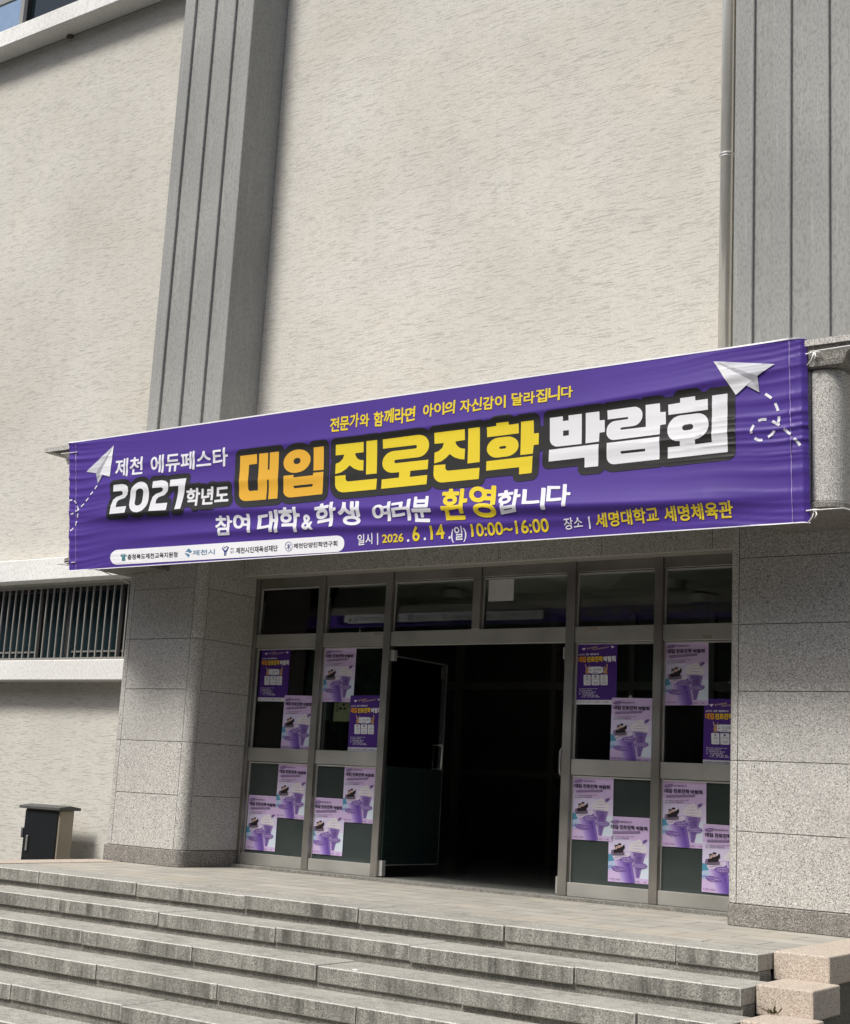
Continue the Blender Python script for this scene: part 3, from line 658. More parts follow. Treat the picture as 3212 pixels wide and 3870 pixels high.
for sgn in (1, -1):
    for n, yn in enumerate(NOSE[:6]):
        mx = lambda x: x if sgn > 0 else -1.22 - x
        x0, x1 = 2.935 + .07 * n, 3.275 + .062 * n
        yf = yn + .20 if n else -2.72
        yb = (-1.28 if n == 0 else (NOSE[n - 1] + .20 if n > 1 else -2.72)) - .003
        z = -RISE * n + .008
        b = MB()
        xa, xb = sorted((mx(x0), mx(x1)))
        b.box(xa, xb, yf, yb, z - .165, z)
        rel(b.build('coping_block', M_GRAN_PINK, None, bevel=.009, seg=2), stairs)
    ck = MB()
    for n, yn in enumerate(NOSE):
        x0, x1 = 2.95 + .07 * n, 3.235 + .062 * n
        xa, xb = sorted((mx(x0), mx(x1)))
        yf = yn + .24 if n else -2.68
        yb = (-.7 if n == 0 else (NOSE[n - 1] + .24 if n > 1 else -2.68)) - .002
        ck.box(xa, xb, yf, yb, -.9, -RISE * n - .16)
    rel(ck.build('cheek_wall', M_GRAN_CHEEK, None), stairs)

# a small weed in the joint beside the third coping block
weed = MB()
for k in range(26):
    a = rnd.uniform(0, 6.28); l = rnd.uniform(.02, .07); el = rnd.uniform(.3, 1.3)
    p = Vector((3.12 + rnd.uniform(-.03, .03), -3.20 + rnd.uniform(-.008, .008), -.283))
    d = Vector((math.cos(a) * math.cos(el), math.sin(a) * math.cos(el) * .5 - .2, math.sin(el))) * l
    s_ = Vector((-math.sin(a), math.cos(a), 0)) * .006
    weed.quadface([p - s_ * .4, p + d * .6 - s_, p + d, p + d * .6 + s_])
tag(weed.build('weed', paint('dry_weed', (.10, .085, .035), .8)), 'small dry weed growing in the joint of the lowest visible pink granite block', 'weed')

# ================================================================= BUILDING
YW = -.66
bld = tag(empty('gymnasium_building', (0, YW, -.88)), 'tall cream stucco building with grey fluted pilasters and a granite clad entrance', 'building')
def part(mb, name, mats, parent=None, **kw):
    o = mb.build(name, mats, None, **kw)
    if parent is None or parent is bld: return rel(o, bld)
    o.parent = parent
    return o

w = MB()
w.box(-16, -4.46, YW, YW + .3, -.9, 1.79)
w.box(-16, -4.46, YW, YW + .3, 2.855, 9.778)
w.box(-16, -9.0, YW, YW + .3, 1.79, 2.855)
w.box(-4.72, -4.46, YW, YW + .3, 1.79, 2.855)
w.box(-16, -11.5, YW, YW + .3, 9.778, 13)
w.box(-11.5, -4.46, YW, YW + .3, 11.9, 13)
w.box(-4.46, 12, YW, YW + .3, 3.23, 13)
w.box(3.05, 12, YW, YW + .3, -.9, 3.23)
w.box(-16, 12, 9.0, 9.3, -.9, 13); w.box(-16, -15.7, YW + .3, 9.0, -.9, 13); w.box(11.7, 12, YW + .3, 9.0, -.9, 13)
w.box(-15.7, 11.7, YW + .3, 9.0, 12.8, 13)
part(w, 'stucco_wall', M_STUCCO)

# fluted pilasters
YP = -1.2
for x0 in (-4.455, 1.985):
    b = MB()
    b.box(x0, x0 + 1.03, YP + .035, YW, 3.9, 12.99)
    for a, c in ((0, .155), (.31, .46), (.61, .765), (.915, 1.03)):
        b.box(x0 + a - (.002 if a == 0 else 0), x0 + c + (.002 if c > 1 else 0), YP, YP + .06, 3.9, 12.992)
    part(b, 'pilaster', M_PLASTER, bevel=.006)

# bands
b = MB(); b.box(-16, -4.46, -.934, YW, 9.778, 10.01); b.box(-16, -4.46, -.90, YW + .25, 10.01, 10.035)
part(b, 'cornice', M_WHITE_BAND, bevel=.008)
b = MB(); b.box(-16, -4.46, -.86, YW, 2.885, 3.13)
part(b, 'window_hood', M_WHITE_BAND, bevel=.008)
b = MB(); b.box(-16, -4.46, -.90, YW + .25, 1.777, 1.995)
part(b, 'window_sill', M_WHITE_BAND, bevel=.008)
# mud nest under the cornice
# upper window
uw = MB()
uw.box(-11.5, -4.47, YW + .06, YW + .16, 10.035, 10.09)
uw.box(-11.5, -4.47, YW + .06, YW + .16, 11.84, 11.9)
for x in (-11.5, -9.85, -8.13, -6.4, -4.54):
    uw.box(x, x + .07, YW + .07, YW + .15, 10.09, 11.84)
uwo = part(uw, 'upper_window', M_BRONZE)
q = MB()
q.box(-11.42, -8.13, YW + .095, YW + .105, 10.09, 11.84)
part(q, 'pane', M_BLUEGLASS, uwo)
q = MB(); q.box(-8.06, -4.54, YW + .13, YW + .14, 10.09, 11.84)
part(q, 'pane', M_DARKGLASS, uwo)
q = MB(); q.box(-8.21, -8.13, YW + .075, YW + .094, 10.09, 11.84); q.box(-10.6, -8.21, YW + .075, YW + .094, 10.73, 10.79)
part(q, 'sash', M_ALU, uwo)

# barred ground floor window
lw = MB()
lw.box(-9, -4.72, YW + .1, YW + .2, 1.995, 2.06); lw.box(-9, -4.72, YW + .1, YW + .2, 2.80, 2.855)
for x in (-8.98, -8.2, -7.4, -6.62, -6.14, -5.3, -4.78):
    lw.box(x, x + .05, YW + .11, YW + .19, 2.06, 2.80)
lwo = part(lw, 'barred_window', M_BRONZE)
q = MB(); q.box(-8.93, -4.73, YW + .14, YW + .15, 2.06, 2.80)
part(q, 'pane', M_TEALGLASS, lwo)
q = MB()
for xa, xb in ((-8.93, -6.62), (-6.04, -4.8)):
    q.box(xa, xb, YW + .128, YW + .138, 2.115, 2.135)
part(q, 'sash_rail', M_ALU, lwo)
gr = MB(); gr.box(-9, -4.73, YW - .012, YW + .02, 2.0, 2.045); gr.box(-9, -4.73, YW - .010, YW + .018, 2.825, 2.853)
gro = part(gr, 'window_grille', M_ALU)
bar = MB(); bar.box(-.0085, .0085, -.008, .008, 2.04, 2.83)
bar0 = bar.build('grille_bar', M_ALU); bar0.parent = gro
for k in range(39):
    x = -4.965 - .1085 * k
    o = bar0 if k == 0 else bar0.copy()
    if k: COL.objects.link(o); o.parent = gro
    o.location = (x, YW, 0)

# entrance piers of granite courses
COURSES = [.157, .66, 1.16, 1.66, 2.15, 2.645, 3.20]
def pier(xa, xb, inner_right):
    b = MB(); gp = .003
    r = .09
    yf, yb = -1.24, YW if False else -.40
    
    mir = (lambda x: x) if inner_right else (lambda x: xa + xb - x)
    def blk(poly, z0, z1):
        P = [(mir(x), y) for x, y in poly]
        if not inner_right: P = P[::-1]
        b.prism(P, z0 + gp, z1 - gp, 0)
    o_c, i_c = xa + .085, xb - .085
    arc = [(xb - r + (r - .008) * math.cos(a), yf + r + (r - .008) * math.sin(a)) for a in [math.radians(-90 + 90 * k / 8) for k in range(9)]]
    core_ = [(mir(x), y) for x, y in [(xa + .022, yf + .008)] + arc + [(xb - .008, yb), (xa + .022, yb)]]
    b.prism(core_ if inner_right else core_[::-1], 0, 3.2, 1)
    for i, (z0, z1) in enumerate(zip(COURSES, COURSES[1:])):
        blk([(o_c + gp, yf), (i_c - gp, yf), (i_c - gp, yf + .08), (o_c + gp, yf + .08)], z0, z1)
        blk([(xb - .08, yf + .105 + gp), (xb, yf + .105 + gp), (xb, yb), (xb - .08, yb)], z0, z1)
        blk([(xa, yf + .105 + gp), (xa + .08, yf + .105 + gp), (xa + .08, yb), (xa, yb)], z0, z1)
    for z0, z1 in ((COURSES[0], COURSES[2]), (COURSES[2], COURSES[4]), (COURSES[4], COURSES[6])):
        arc = [(xb - r + r * math.cos(a), yf + r + r * math.sin(a)) for a in [math.radians(-90 + 90 * k / 8) for k in range(9)]]
        blk([(i_c + gp, yf)] + arc[1:] + [(xb, yf + .105 - gp), (i_c + gp, yf + .105 - gp)], z0, z1)
        arc = [(xa + .04 - .04 * math.cos(a), yf + .04 - .04 * math.sin(a)) for a in [math.radians(90 * k / 5) for k in range(6)]]
        blk(arc + [(o_c - gp, yf), (o_c - gp, yf + .105 - gp), (xa, yf + .105 - gp)], z0, z1)
    o = part(b, 'entrance_pier', [M_GRAN, M_JOINT])
    p = MB(); e = .007
    P = round_rect(xa - e, xb + e, yf - e, yb, .09, 8, (0, 1, 0, 0) if inner_right else (1, 0, 0, 0))
    p.prism(P, .0, .153)
    po = part(p, 'plinth', M_GRAN_D, o, bevel=.006)
    return o
pier(-4.45, -3.44, True)
pier(1.99, 3.05, False)

# lintel over the glazing
b = MB()
xs = [-3.435, -2.45, -1.45, -.42, .6, 1.6, 1.985]
for a, c in zip(xs, xs[1:]):
    b.box(a + .0025, c - .0025, YW, YW + .08, 2.84, 3.225, 0)
b.box(-3.43, 1.98, YW + .01, YW + .29, 2.845, 3.22, 1)
part(b, 'lintel', [M_GRAN, M_MORTAR])
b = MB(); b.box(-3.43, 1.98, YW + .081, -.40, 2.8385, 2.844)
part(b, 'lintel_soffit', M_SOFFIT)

# canopy
can = MB()
XC0, XC1, YC = -4.60, 3.10, -2.0
gp = .0025
# front beam in slabs with rounded outer corners
cuts = [XC0 + .2, -3.2, -1.95, -.72, .5, 1.75, XC1 - .2]
for a, c in zip(cuts, cuts[1:]):
    can.box(a + gp, c - gp, YC, YC + .08, 2.86, 3.79, 0)
can.box(XC0 + .06, XC1 - .06, YC + .045, YC + .249, 2.862, 3.80, 1); can.box(XC0 + .1, XC1 - .1, YC + .249, YC + .3, 2.862, 3.80, 1)
can.prism(round_rect(XC0, XC0 + .2 - gp, YC, YC + .25, .13, 8, (1, 0, 0, 0)), 2.86, 3.79, 0)
can.prism(round_rect(XC1 - .2 + gp, XC1, YC, YC + .25, .13, 8, (0, 1, 0, 0)), 2.86, 3.79, 0)
for xa, xb in ((XC0, -3.91), (2.42, XC1)):
    can.box(xa + .001, xb, YC + .251, YW, 2.861, 3.789, 0)
can.box(-3.91, 2.42, YC + .3, YW, 3.25, 3.79, 1)
cano = part(can, 'canopy', [M_GRAN, M_MORTAR], bevel=.012, seg=2)
lip = MB()
for xa, xb, cs in ((XC0 - .025, -3.90, (1, 0, 0, 0)), (2.41, XC1 + .025, (0, 1, 0, 0))):
    lip.prism(round_rect(xa, xb, YC - .025, -1.241, .14, 8, cs), 2.815, 2.859)
lip.box(XC0 - .025, -4.451, -1.2405, YW, 2.815, 2.859); lip.box(3.051, XC1 + .025, -1.2405, YW, 2.815, 2.859)
lip.box(-3.90, 2.41, YC - .02, YC + .3, 2.83, 2.859)
part(lip, 'canopy_base', M_GRAN_D, cano, bevel=.006)
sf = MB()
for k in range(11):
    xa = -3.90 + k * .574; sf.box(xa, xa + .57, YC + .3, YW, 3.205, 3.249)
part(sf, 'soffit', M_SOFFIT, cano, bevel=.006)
for x in (-2.6, -.75, 1.1):
    d = MB(); d.tube([(x, -1.3, 3.19), (x, -1.3, 3.204)], .10, 24)
    part(d, 'downlight', M_BEAD, cano)
# cove and ledge
def ring_profile(prof, name, mat, bevel=0):
    mb = MB(); rows = []
    for (ox, oy, z) in prof:
        rows.append([(XC0 - ox, YW, z), (XC0 - ox, YC - oy, z), (XC1 + ox, YC - oy, z), (XC1 + ox, YW, z)])
    for A_, B_ in zip(rows, rows[1:]):
        for k in range(3): mb.quadface([A_[k], A_[k + 1], B_[k + 1], B_[k]])
    mb.quadface(rows[0][::-1]); mb.quadface(rows[-1])
    return part(mb, name, mat, cano, bevel=bevel)
cove = [(.0, .02, 3.79), (.03, .03, 3.80), (.045, .032, 3.83)]
for k in range(7):
    a = math.radians(90 * k / 6)
    cove.append((.05 + .22 * (1 - math.cos(a)), .034 + .02 * (1 - math.cos(a)), 3.84 + .10 * math.sin(a)))
ring_profile(cove, 'cove', M_GRAN_D)
ring_profile([(.36, .062, 3.941), (.36, .062, 3.985)], 'ledge', M_GRAN)

# lobby behind the glazing
lob = MB()
lob.box(-5.0, 3.8, 6.0, 6.15, 0, 3.0); lob.box(-5.1, -5.0, -.36, 6.0, 0, 3.0); lob.box(3.8, 3.9, -.36, 6.0, 0, 3.0)
lob.box(-5.0, -3.40, -.355, -.30, 0, 3.0); lob.box(1.95, 3.8, -.355, -.30, 0, 3.0)
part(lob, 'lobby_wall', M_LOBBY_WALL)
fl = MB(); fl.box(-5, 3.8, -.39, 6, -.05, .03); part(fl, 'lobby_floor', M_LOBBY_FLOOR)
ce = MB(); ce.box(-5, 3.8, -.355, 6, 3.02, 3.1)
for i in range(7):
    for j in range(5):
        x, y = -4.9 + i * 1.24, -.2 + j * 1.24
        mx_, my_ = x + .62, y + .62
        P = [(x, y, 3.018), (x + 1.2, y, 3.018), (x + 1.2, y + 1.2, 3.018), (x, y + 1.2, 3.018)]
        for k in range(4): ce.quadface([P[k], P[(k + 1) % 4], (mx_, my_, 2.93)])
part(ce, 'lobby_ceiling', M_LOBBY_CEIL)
for x, y in ((-2.48, 1.67), (.17, 1.63), (.04, 2.6), (1.6, 2.2)):
    d = MB(); d.tube([(x, y, 2.90), (x, y, 2.99)], .13, 24); part(d, 'lobby_lamp', M_BEAD)
pt = MB()
for x in (-3.9, -2.5, -1.45, -.45, .6, 1.9): pt.box(x, x + .07, 3.9, 4.0, .03, 3.0)
pt.box(-5, 3.8, 3.91, 3.99, 2.1, 2.2); pt.box(-5, 3.8, 3.905, 3.995, 1.05, 1.12)
part(pt, 'inner_door_frame', M_ALU)

# ================================================================= GLAZED ENTRANCE
ent = tag(empty('glazed_entrance', (-.75, -.43, .03)), 'steel framed glass entrance with an open double door and posters on its panes', 'entrance')
FY = -.46
def ep(mb, name, mats, parent=None, **kw):
    o = mb.build(name, mats, None, **kw)
    if parent is None: return rel(o, ent)
    o.parent = parent
    return o
MUL = [(-3.44, -3.395), (-2.613, -2.537), (-1.793, -1.716), (.166, .25), (1.0, 1.075), (1.89, 1.989)]
for a, c in MUL:
    b = MB(); b.box(a, c, FY, -.37, .032, 2.838); ep(b, 'mullion', M_STEEL, bevel=.004)
b = MB(); b.box(-.806, -.722, FY, -.37, 2.273, 2.838); ep(b, 'mullion', M_STEEL, bevel=.004)
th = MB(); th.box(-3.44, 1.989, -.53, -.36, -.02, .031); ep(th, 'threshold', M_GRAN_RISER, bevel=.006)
bays = [(-3.395, -2.613), (-2.537, -1.793), (.25, 1.0), (1.075, 1.89)]
for a, c in bays:
    b = MB(); b.box(a, c, FY + .018, -.38, 1.022, 1.154); ep(b, 'mid_rail', M_RAIL, bevel=.003)
    b = MB(); b.box(a, c, FY + .015, -.38, .0325, .143); ep(b, 'bottom_panel', M_RAIL, bevel=.003)
    b = MB(); b.box(a, c, FY + .018, -.38, 2.139, 2.273); ep(b, 'transom_rail', M_RAIL, bevel=.003)
b = MB(); b.box(-1.716, .166, FY + .018, -.38, 2.139, 2.273); ep(b, 'transom_rail', M_RAIL, bevel=.003)
tops = [(-3.395, -2.613), (-2.537, -1.793), (-1.716, -.806), (-.722, .166), (.25, 1.0), (1.075, 1.89)]
for a, c in tops:
    b = MB(); b.box(a, c, FY + .018, -.38, 2.745, 2.8375); ep(b, 'head_rail', M_STEEL, bevel=.003)
def bead(a, c, z0, z1, par):
    b = MB(); t = .012; y0, y1 = -.425, -.397
    b.box(a + .001, a + .001 + t, -.412, -.3975, z0 + .001, z1 - .001); b.box(a + .0015 + t, c - .002, y0, y1, z1 - .018, z1 - .006)
    ep(b, 'glazing_bead', M_BEAD, par)
for a, c in tops:
    # these old panes lean in a little at the top
    b = MB(); b.box(a + .001, c - .001, -.412, -.404, 2.2735, 2.7445)
    b.v = [(x, y + (.0195 if z > 2.5 else 0), z) for x, y, z in b.v]
    o = ep(b, 'transom_pane', M_GLASS)
    bead(a, c, 2.273, 2.745, o)
for a, c in bays:
    b = MB(); b.box(a + .001, c - .001, -.396, -.386, 1.154, 2.139); o = ep(b, 'upper_pane', M_GLASS)
    bead(a, c, 1.154, 2.139, o)
    b = MB(); b.box(a + .001, c - .001, -.396, -.386, .143, 1.022); o = ep(b, 'film_pane', M_FILM)
    bead(a, c, .143, 1.022, o)
# strip stickers on the rails
M_STK = paint('faded_sticker', (.30, .26, .22), .6)
for x, z in ((-1.915, 2.243), (.377, 2.240), (1.425, 2.152)):
    b = MB(); b.box(x, x + .085, FY + .0165, FY + .0195, z, z + .026); ep(b, 'sticker', M_STK)

# door leaves of frameless glass
def leaf(hx, ang, left, L=.90):
    """glass leaf hinged at hx, opened inwards by ang degrees"""
    b = MB(); b.box(0, L, -.006, .006, 1.03, 2.045); 
    o = b.build('door_leaf', M_GLASS)
    f = MB(); f.box(0, L, -.007, .007, .142, 1.03); fo = f.build('film', M_FILM2); fo.parent = o
    e = MB(); e.box(L - .0005, L + .006, -.0075, .0075, .142, 2.045); e.box(0, L, -.0075, .0075, 2.045, 2.052); e.box(0, L, -.0075, .0075, .135, .1415)
    eo = e.build('edge_trim', M_BEAD); eo.parent = o
    for z0, z1 in ((2.0, 2.10), (.04, .18)):
        p = MB(); p.box(-.012, .045, -.02, .02, z0, z1)
        po = p.build('hinge_patch', M_BEAD, bevel=.004); po.parent = o
    h = MB()
    for s_ in (-1, 1):
        h.tube([(L - .09, .006 * s_, 1.26), (L - .09, .05 * s_, 1.265), (L - .09, .056 * s_, 1.24), (L - .09, .056 * s_, 1.06), (L - .09, .05 * s_, 1.035), (L - .09, .006 * s_, 1.04)], .010, 10)
    ho = h.build('handle', M_PIPE, smooth=True); ho.parent = o
    o.location = (hx, -.415, 0)
    a = math.radians(ang) if left else math.radians(180 - ang)
    o.rotation_euler = (0, 0, a)
    rel(o, ent)
    return o
l1 = leaf(-1.70, 90, True)
lk = MB(); lk.box(.80, .885, -.009, -.0068, 1.90, 2.02); lo_ = lk.build('door_label', paint('grey_label', (.10, .10, .10), .5)); lo_.parent = l1
leaf(.15, 63, False)

# ================================================================= BANNER
YB = -2.08
TL, TR, BR, BL = [np.array(p) for p in BANNER_CORNERS]
ZB0, ZB1 = (BL[1] + BR[1]) / 2, (TL[1] + TR[1]) / 2
HEM_L, HEM_R = .0140, .9850
def b_st(x, z):
    """across (0..1) and up (0..1) on the banner for a point of its plane"""
    t = (z - ZB0) / (ZB1 - ZB0)
    xl = BL[0] + (TL[0] - BL[0]) * t; xr = BR[0] + (TR[0] - BR[0]) * t
    return (x - xl) / (xr - xl), t
def fold(x, z):
    s, t = b_st(x, z)
    d = 0.
    saw = lambda u, w, e: math.exp(-u / w) if u > 0 else math.exp(-(u / e) ** 2)
    ends = min(1, max(0, (s - .015) / .10)) * min(1, max(.15, (1.0 - s) / .10))
    # large fold that sags from upper left to lower right, then lesser swags
    d -= .056 * ends * (.75 + .25 * math.sin(9 * s + 1)) * saw(t - (.385 - .215 * s + .035 * math.sin(5 * s + .6)), .16, .048)
    d -= .026 * ends * max(0, math.sin(3.3 * s - .1)) * saw(t - (.20 - .08 * s + .03 * math.sin(6 * s)), .07, .035)
    d -= .026 * ends * (.25 + .75 * s) * saw(t - (.70 + .16 * s + .04 * math.sin(5 * s + 1)), .09, .032)
    d -= .014 * ends * (.5 + .5 * math.sin(8 * s)) * saw(t - (.55 + .05 * math.sin(4 * s + 2)), .08, .045)
    d -= .018 * ends * max(0, 1 - 3 * s) * saw(t - (.62 + .3 * s), .06, .035)
    # gathers running in from the sewn ends
    for e, dist, q in ((.05, s - .014, 0.), (.06, .985 - s, 2.1)):
        k = math.exp(-max(0, dist) / e)
        tt = t + .9 * dist * (t - .5) + .006 * math.sin(60 * s)
        g1 = abs(math.sin(31 * tt + q + 1.7 * math.sin(9 * tt + q))); g2 = abs(math.sin(57 * tt + 2 * q + 2.2 * math.sin(13 * tt)))
        d -= k * (.0042 * (1 - g1) ** 2 * (.6 + .8 * math.sin(5 * tt + q) ** 2) + .0026 * (1 - g2) ** 2) * 2.2
    # hems
    for h in (HEM_L, HEM_R):
        d -= .004 * math.exp(-((s - h) / .0018) ** 2)
    if s > .9955: d += (s - .9955) * 7.3 * 1.0
    d -= .02 * (1 - t)
    return d
def b_normal(x, z, e=.002):
    return Vector(((fold(x + e, z) - fold(x - e, z)) / (2 * e), -1, (fold(x, z + e) - fold(x, z - e)) / (2 * e))).normalized()
def b_place(x, z, lay=0.):
    return (x, YB + fold(x, z) - lay, z)
M_BAN = cloth('purple_banner_cloth', (.084, .043, .285), .2)
INK = {'white': cloth('white_print', (.85, .85, .88), .25), 'yellow': cloth('yellow_print', (.80, .62, .035), .2), 'orange': cloth('orange_print', (.80, .44, .045), .2),
       'black': cloth('black_print', (.020, .020, .019), .03), 'ink': cloth('dark_grey_print', (.05, .05, .06), .03), 'blue': cloth('steel_blue_print', (.10, .22, .33), .05),
       'teal': cloth('teal_print', (.07, .20, .22), .05), 'navy': cloth('navy_print', (.04, .05, .20), .05), 'pill': cloth('white_panel_print', (.86, .86, .88), .16),
       'paper_a': cloth('paper_light_grey', (.62, .63, .66), .2), 'paper_b': cloth('paper_white', (.80, .80, .82), .2), 'paper_c': cloth('paper_mid_grey', (.36, .36, .39), .1), 'paper_d': cloth('paper_grey', (.47, .47, .50), .1)}
INK_SHOW = {'white': cloth('white_show_through', (.62, .62, .66), .3), 'yellow': cloth('yellow_show_through', (.62, .52, .12), .3), 'pill': cloth('panel_show_through', (.44, .44, .48), .3), 'ink': cloth('ink_show_through', (.06, .06, .08), .05)}

banner = tag(empty('event_banner', (-.75, -2.2, 3.3)), 'long purple cloth banner with a big yellow and white headline tied across the canopy', 'banner')
NX, NZ = 620, 110
pl_ = np.array([p for c, p in SHAPES if c == 'pill'][0])
PX0, PX1 = pl_[:, 0].min() + .10, pl_[:, 0].max() - .10
def PZ(x, top):
    q = [(a, b) for a, b in zip(pl_, np.roll(pl_, -1, 0)) if abs(b[0] - a[0]) > 1.0]
    zs = sorted(a[1] + (b[1] - a[1]) * (x - a[0]) / (b[0] - a[0]) for a, b in q)
    return zs[-1] - .016 if top else zs[0] + .016
vs = []; fs = []
for j in range(NZ + 1):
    t = j / NZ
    for i in range(NX + 1):
        s = i / NX
        p = (BL * (1 - s) + BR * s) * (1 - t) + (TL * (1 - s) + TR * s) * t
        x, z = float(p[0]), float(p[1])
        vs.append(b_place(x, z))
for j in range(NZ):
    for i in range(NX):
        a = j * (NX + 1) + i
        if PX0 < vs[a][0] and vs[a + 1][0] < PX1 and PZ(vs[a][0], 0) < vs[a][2] and vs[a + NX + 1][2] < PZ(vs[a][0], 1): continue   # bare white cloth here
        fs.append((a, a + 1, a + NX + 2, a + NX + 1))
me = bpy.data.meshes.new('cloth'); me.from_pydata(vs, [], fs); me.materials.append(M_BAN)
me.polygons.foreach_set('use_smooth', [True] * len(fs))
cl = bpy.data.objects.new('cloth', me); COL.objects.link(cl); rel(cl, banner)

def lettering(name, items, h=.0125):
    """items: (loops, ink, layer)"""
    P = Print()
    for L, ink, lay in items: P.add(L, ink, lay, h)
    o = P.build(name, lambda x, z, l: b_place(x, z, l), None, b_normal)
    return rel(o, banner)
L_OUT, L_TOP = .0028, .0046
def head_loops(c): return [np.array(p) for k, p in HEAD if k == c]
headl = head_loops('o') + head_loops('y') + head_loops('w')
outl = [simplify(L, .0006) for L in sdf_contours(headl, .058, .006)]
small_it = []
num = head_loops('n')
hak = to_quad(word_loops('학년도', .03), [q for t, c, o, q in TEXTS if c == 'hak'][0])
outn = [simplify(L, .0006) for L in sdf_contours(num + hak, .05, .006)]
lettering('headline', [(outl, INK['black'], L_OUT), (head_loops('o'), INK['orange'], L_TOP), (head_loops('y'), INK['yellow'], L_TOP), (head_loops('w'), INK['white'], L_TOP)])
lettering('year_title', [(outn, INK['black'], L_OUT), (num, INK['white'], L_TOP), (hak, INK['white'], L_TOP)])
pill = [[np.array(p)] for c, p in SHAPES if c == 'pill'][0]
rj = random.Random(4)
strip = [(pill, INK['pill'], L_OUT)]; rest = []; date = []
for txt, c, off, q in TEXTS:
    if c == 'hak': continue
    if txt in '.|':
        loops = [np.array(q)] if txt == '|' else [np.array([((q[0][0] + q[2][0]) / 2 + .0115 * math.cos(a), (q[0][1] + q[2][1]) / 2 + .0115 * math.sin(a)) for a in np.linspace(0, 6.28, 12, endpoint=False)])]
    elif q[0][1] > 3.0 and off >= .026:
        # hand lettered: every syllable sits a little differently
        loops = []; tl, tr, br, bl = [np.array(p) for p in q]; n_ = len(txt)
        for i_, ch in enumerate(txt):
            a_, b_ = i_ / n_ + .008, (i_ + 1) / n_ - .008
            up, dn, tw = rj.uniform(-.09, .05), rj.uniform(-.05, .09), rj.uniform(-.05, .05)
            Q = [tl + (tr - tl) * a_, tl + (tr - tl) * b_, bl + (br - bl) * b_, bl + (br - bl) * a_]
            h_ = (tl - bl); w_ = (tr - tl) / n_
            Q = [Q[0] + h_ * (up - tw) , Q[1] + h_ * (up + tw), Q[2] + h_ * (dn + tw) - w_ * tw, Q[3] + h_ * (dn - tw) - w_ * tw]
            loops += to_quad(word_loops(ch, off, .016), Q)
    else: loops = to_quad(word_loops(txt, off), q)
    if c in ('ink', 'blue'): strip.append((loops, INK[c], L_TOP))
    elif q[0][1] < 3.0: date.append((loops, INK[c], L_TOP))
    else: rest.append((loops, INK[c], L_TOP))
for c, p in SHAPES:
    if c == 'ring': strip.append(([np.array(q) for q in p], INK['navy'], L_TOP))
    elif c in ('teal', 'blue', 'navy'): strip.append(([np.array(p)], INK[c], L_TOP))
planes = [([np.array(p)], INK[c], L_TOP + .0006 * k) for k, (c, p) in enumerate([x for x in SHAPES if x[0].startswith('paper')])]
for it in rest: lettering('slogan_word', [it])
for it in date: lettering('date_line_word', [it])
lettering('organiser_strip', strip)
lettering('paper_plane_print', planes[:5]); lettering('paper_plane_print', planes[5:])
# dashed flight paths
def spline(P, n=40):
    P = [np.array(p) for p in P]; out = []
    for i in range(len(P) - 1):
        p0 = P[max(i - 1, 0)]; p1, p2 = P[i], P[i + 1]; p3 = P[min(i + 2, len(P) - 1)]
        for k in range(n):
            t = k / n
            out.append(.5 * ((2 * p1) + (-p0 + p2) * t + (2 * p0 - 5 * p1 + 4 * p2 - p3) * t * t + (-p0 + 3 * p1 - 3 * p2 + p3) * t ** 3))
    return out + [P[-1]]
dash = []
for iD, D in enumerate(DASHES):
    dash = []; S = spline(D); acc = 0; cur = []; on = True
    period = (.060, .042) if iD == 2 else (.042, .034)
    for a, b in zip(S, S[1:]):
        l = float(np.hypot(*(b - a))); acc += l
        if on: cur.append(a)
        if acc > period[0 if on else 1]:
            if on and len(cur) > 1:
                cur.append(b); C = np.array(cur); T = np.gradient(C, axis=0); T /= np.maximum(np.hypot(T[:, 0], T[:, 1])[:, None], 1e-9)
                Nn = np.stack([-T[:, 1], T[:, 0]], 1) * (.0095 if iD == 2 else .0075)
                dash.append(([np.vstack([C + Nn, (C - Nn)[::-1]])], INK['white'], L_TOP))
            cur = []; on = not on; acc = 0
    lettering('dashed_flight_path', dash)
# white selvedge along the top and bottom edges
edge = []
for t0, t1 in ((.9905, 1.0), (0, .006)):
    f = lambda s, t: (BL * (1 - s) + BR * s) * (1 - t) + (TL * (1 - s) + TR * s) * t
    ss = np.linspace(0, 1, 200)
    edge.append(([np.array([f(s, t0) for s in ss] + [f(s, t1) for s in ss[::-1]])], INK['pill'], L_OUT))
hem = []
for s0 in (HEM_L, HEM_R):
    tt = np.linspace(.005, .99, 60)
    hem.append(([np.array([f(s0 - .00035, t) for t in tt] + [f(s0 + .00035, t) for t in tt[::-1]])], cloth('hem_thread', (.30, .24, .48), .1), L_OUT))
lettering('selvedge', edge)
for it in hem: lettering('hem_stitching', [it])
# the print showing through on the reverse of the cloth
back = []
for txt, c, off, q in TEXTS:
    if c in ('hak', 'ink', 'blue') or txt in '.|' or q[0][1] > 3.0: continue
    loops = to_quad(word_loops(txt, off), q)
    back.append((loops, INK_SHOW['ink' if c in ('ink', 'blue') else c], -.0042))
lettering('reverse_print', back)
